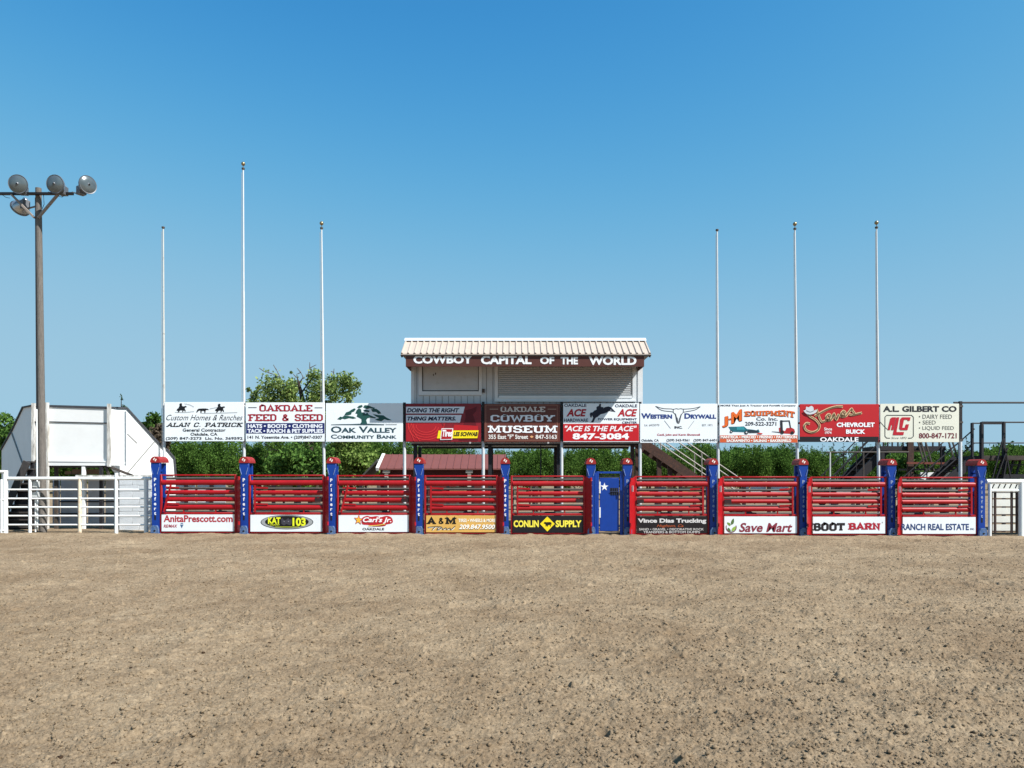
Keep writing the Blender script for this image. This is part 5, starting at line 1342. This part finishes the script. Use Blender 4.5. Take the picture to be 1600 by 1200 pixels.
CX = [(1262, 696, 16), (1285, 693, 22), (1302, 690, 18), (1318, 692, 22), (1335, 690, 20), (1352, 688, 20), (1368, 692, 22), (1510, 684, 9), (1515, 690, 14), (1022, 688, 22)]
CL = ['blue-green far conifer nearest the equipment board in the gap under the red car dealer board', 'blue-green far conifer second from the left under the red car dealer board', 'tall blue-green far conifer left of centre under the red car dealer board', 'blue-green far conifer at the centre under the red car dealer board', 'blue-green far conifer right of centre under the red car dealer board', 'tallest blue-green far conifer under the right half of the red car dealer board', 'blue-green far conifer just left of the flagpole beside the cream board', 'slim far conifer spire seen through the deck stair handrails', 'broader far conifer seen through the deck stair handrails', 'dark far conifer behind the top of the booth stairs']
for i, ((p, tp, w_), l) in enumerate(zip(CX, CL)): conifer(l, p, 170, tp, w_, 10+i)

# the cottonwood with dead top branches
def cottonwood():
    Y = 40.0; loc = Vector((PX(478, Y), Y, -.05))
    L = lambda px, py, dy=0: Vector((PX(px, Y)-loc.x, dy, PZ(py, Y)-loc.z))
    t = thing('cottonwood_tree', 'cottonwood tree with a leaning trunk and dead bare branches on top, behind the first boards', 'tree', loc)
    ORI[t.name] = loc
    segs = [(L(492, 800), L(486, 720), .34, .3), (L(486, 720), L(476, 640), .28, .17), (L(476, 640), L(470, 612), .17, .10), (L(470, 612), L(467, 600), .10, .07), (L(467, 600), L(464, 588), .06, .02), (L(467, 600), L(474, 589), .05, .02),
     (L(476, 640), L(505, 606, .6), .12, .05), (L(505, 606, .6), L(530, 600, .8), .05, .02), (L(478, 650), L(440, 612, -.4), .12, .05), (L(440, 612, -.4), L(420, 640, -.6), .05, .02),
     (L(482, 680), L(545, 622, .2), .11, .04), (L(482, 690), L(410, 640, .3), .10, .03), (L(470, 615), L(490, 592, -.3), .05, .02), (L(482, 660), L(515, 630, -.5), .08, .03)]
    dead = [[(438, 590), (425, 584), (412, 580), (405, 575)], [(420, 583), (420, 578)], [(438, 590), (432, 578), (427, 570)], [(475, 592), (470, 582), (464, 575)], [(470, 582), (463, 585)], [(480, 588), (484, 575), (484, 566)], [(484, 575), (494, 570)], [(463, 590), (458, 584)], [(521, 585), (522, 576)], [(522, 582), (517, 580)],
      [(412, 692), (425, 702), (445, 705), (465, 697)], [(425, 702), (414, 715)], [(455, 702), (450, 716), (440, 722)]]
    q = limb_mesh([(a+loc, b+loc, r0, r1) for a, b, r0, r1 in segs]); q.build('trunk', BARK, t)
    for br in dead:
        q = limb_mesh([(L(*a)+loc, L(*b)+loc, .026, .014) for a, b in zip(br[:-1], br[1:])]); q.build('dead_branch', BARKG, t)
    blobs = [(432, 608, 17, 20), (445, 600, 14, 13), (452, 618, 16, 16), (440, 628, 20, 14), (425, 622, 11, 14), (462, 628, 14, 12), (486, 598, 14, 16), (498, 588, 10, 10), (495, 612, 15, 15), (492, 628, 18, 10),
             (515, 602, 12, 14), (530, 594, 12, 11), (546, 592, 9, 9), (540, 606, 14, 10), (525, 618, 14, 12), (552, 604, 10, 7), (562, 600, 5, 5), (545, 622, 10, 6), (400, 614, 5, 6), (395, 622, 7, 7), (405, 606, 3, 4), (390, 610, 2, 3), (392, 632, 8, 6),
             (430, 640, 30, 14), (480, 645, 34, 12), (530, 640, 26, 12), (470, 665, 40, 18), (520, 668, 34, 18), (430, 670, 26, 16), (455, 582, 0.1, 0.1)]
    cs = []; rs = []; r = random.Random(8)
    for px, py, a, b in blobs:
        cs.append(L(px, py, r.uniform(-1.0, 1.0)*min(1, a/14))); rs.append((a/F*Y, max(.1, a/F*Y*.9), b/F*Y))
    V, Fq = leaves(cs, rs, 15000, .13, 44, hollow=.15, clump=9, crad=.68)
    me = arr_mesh('crown', V, Fq, LF_COT); c = link_mesh('crown', me, t)
cottonwood()
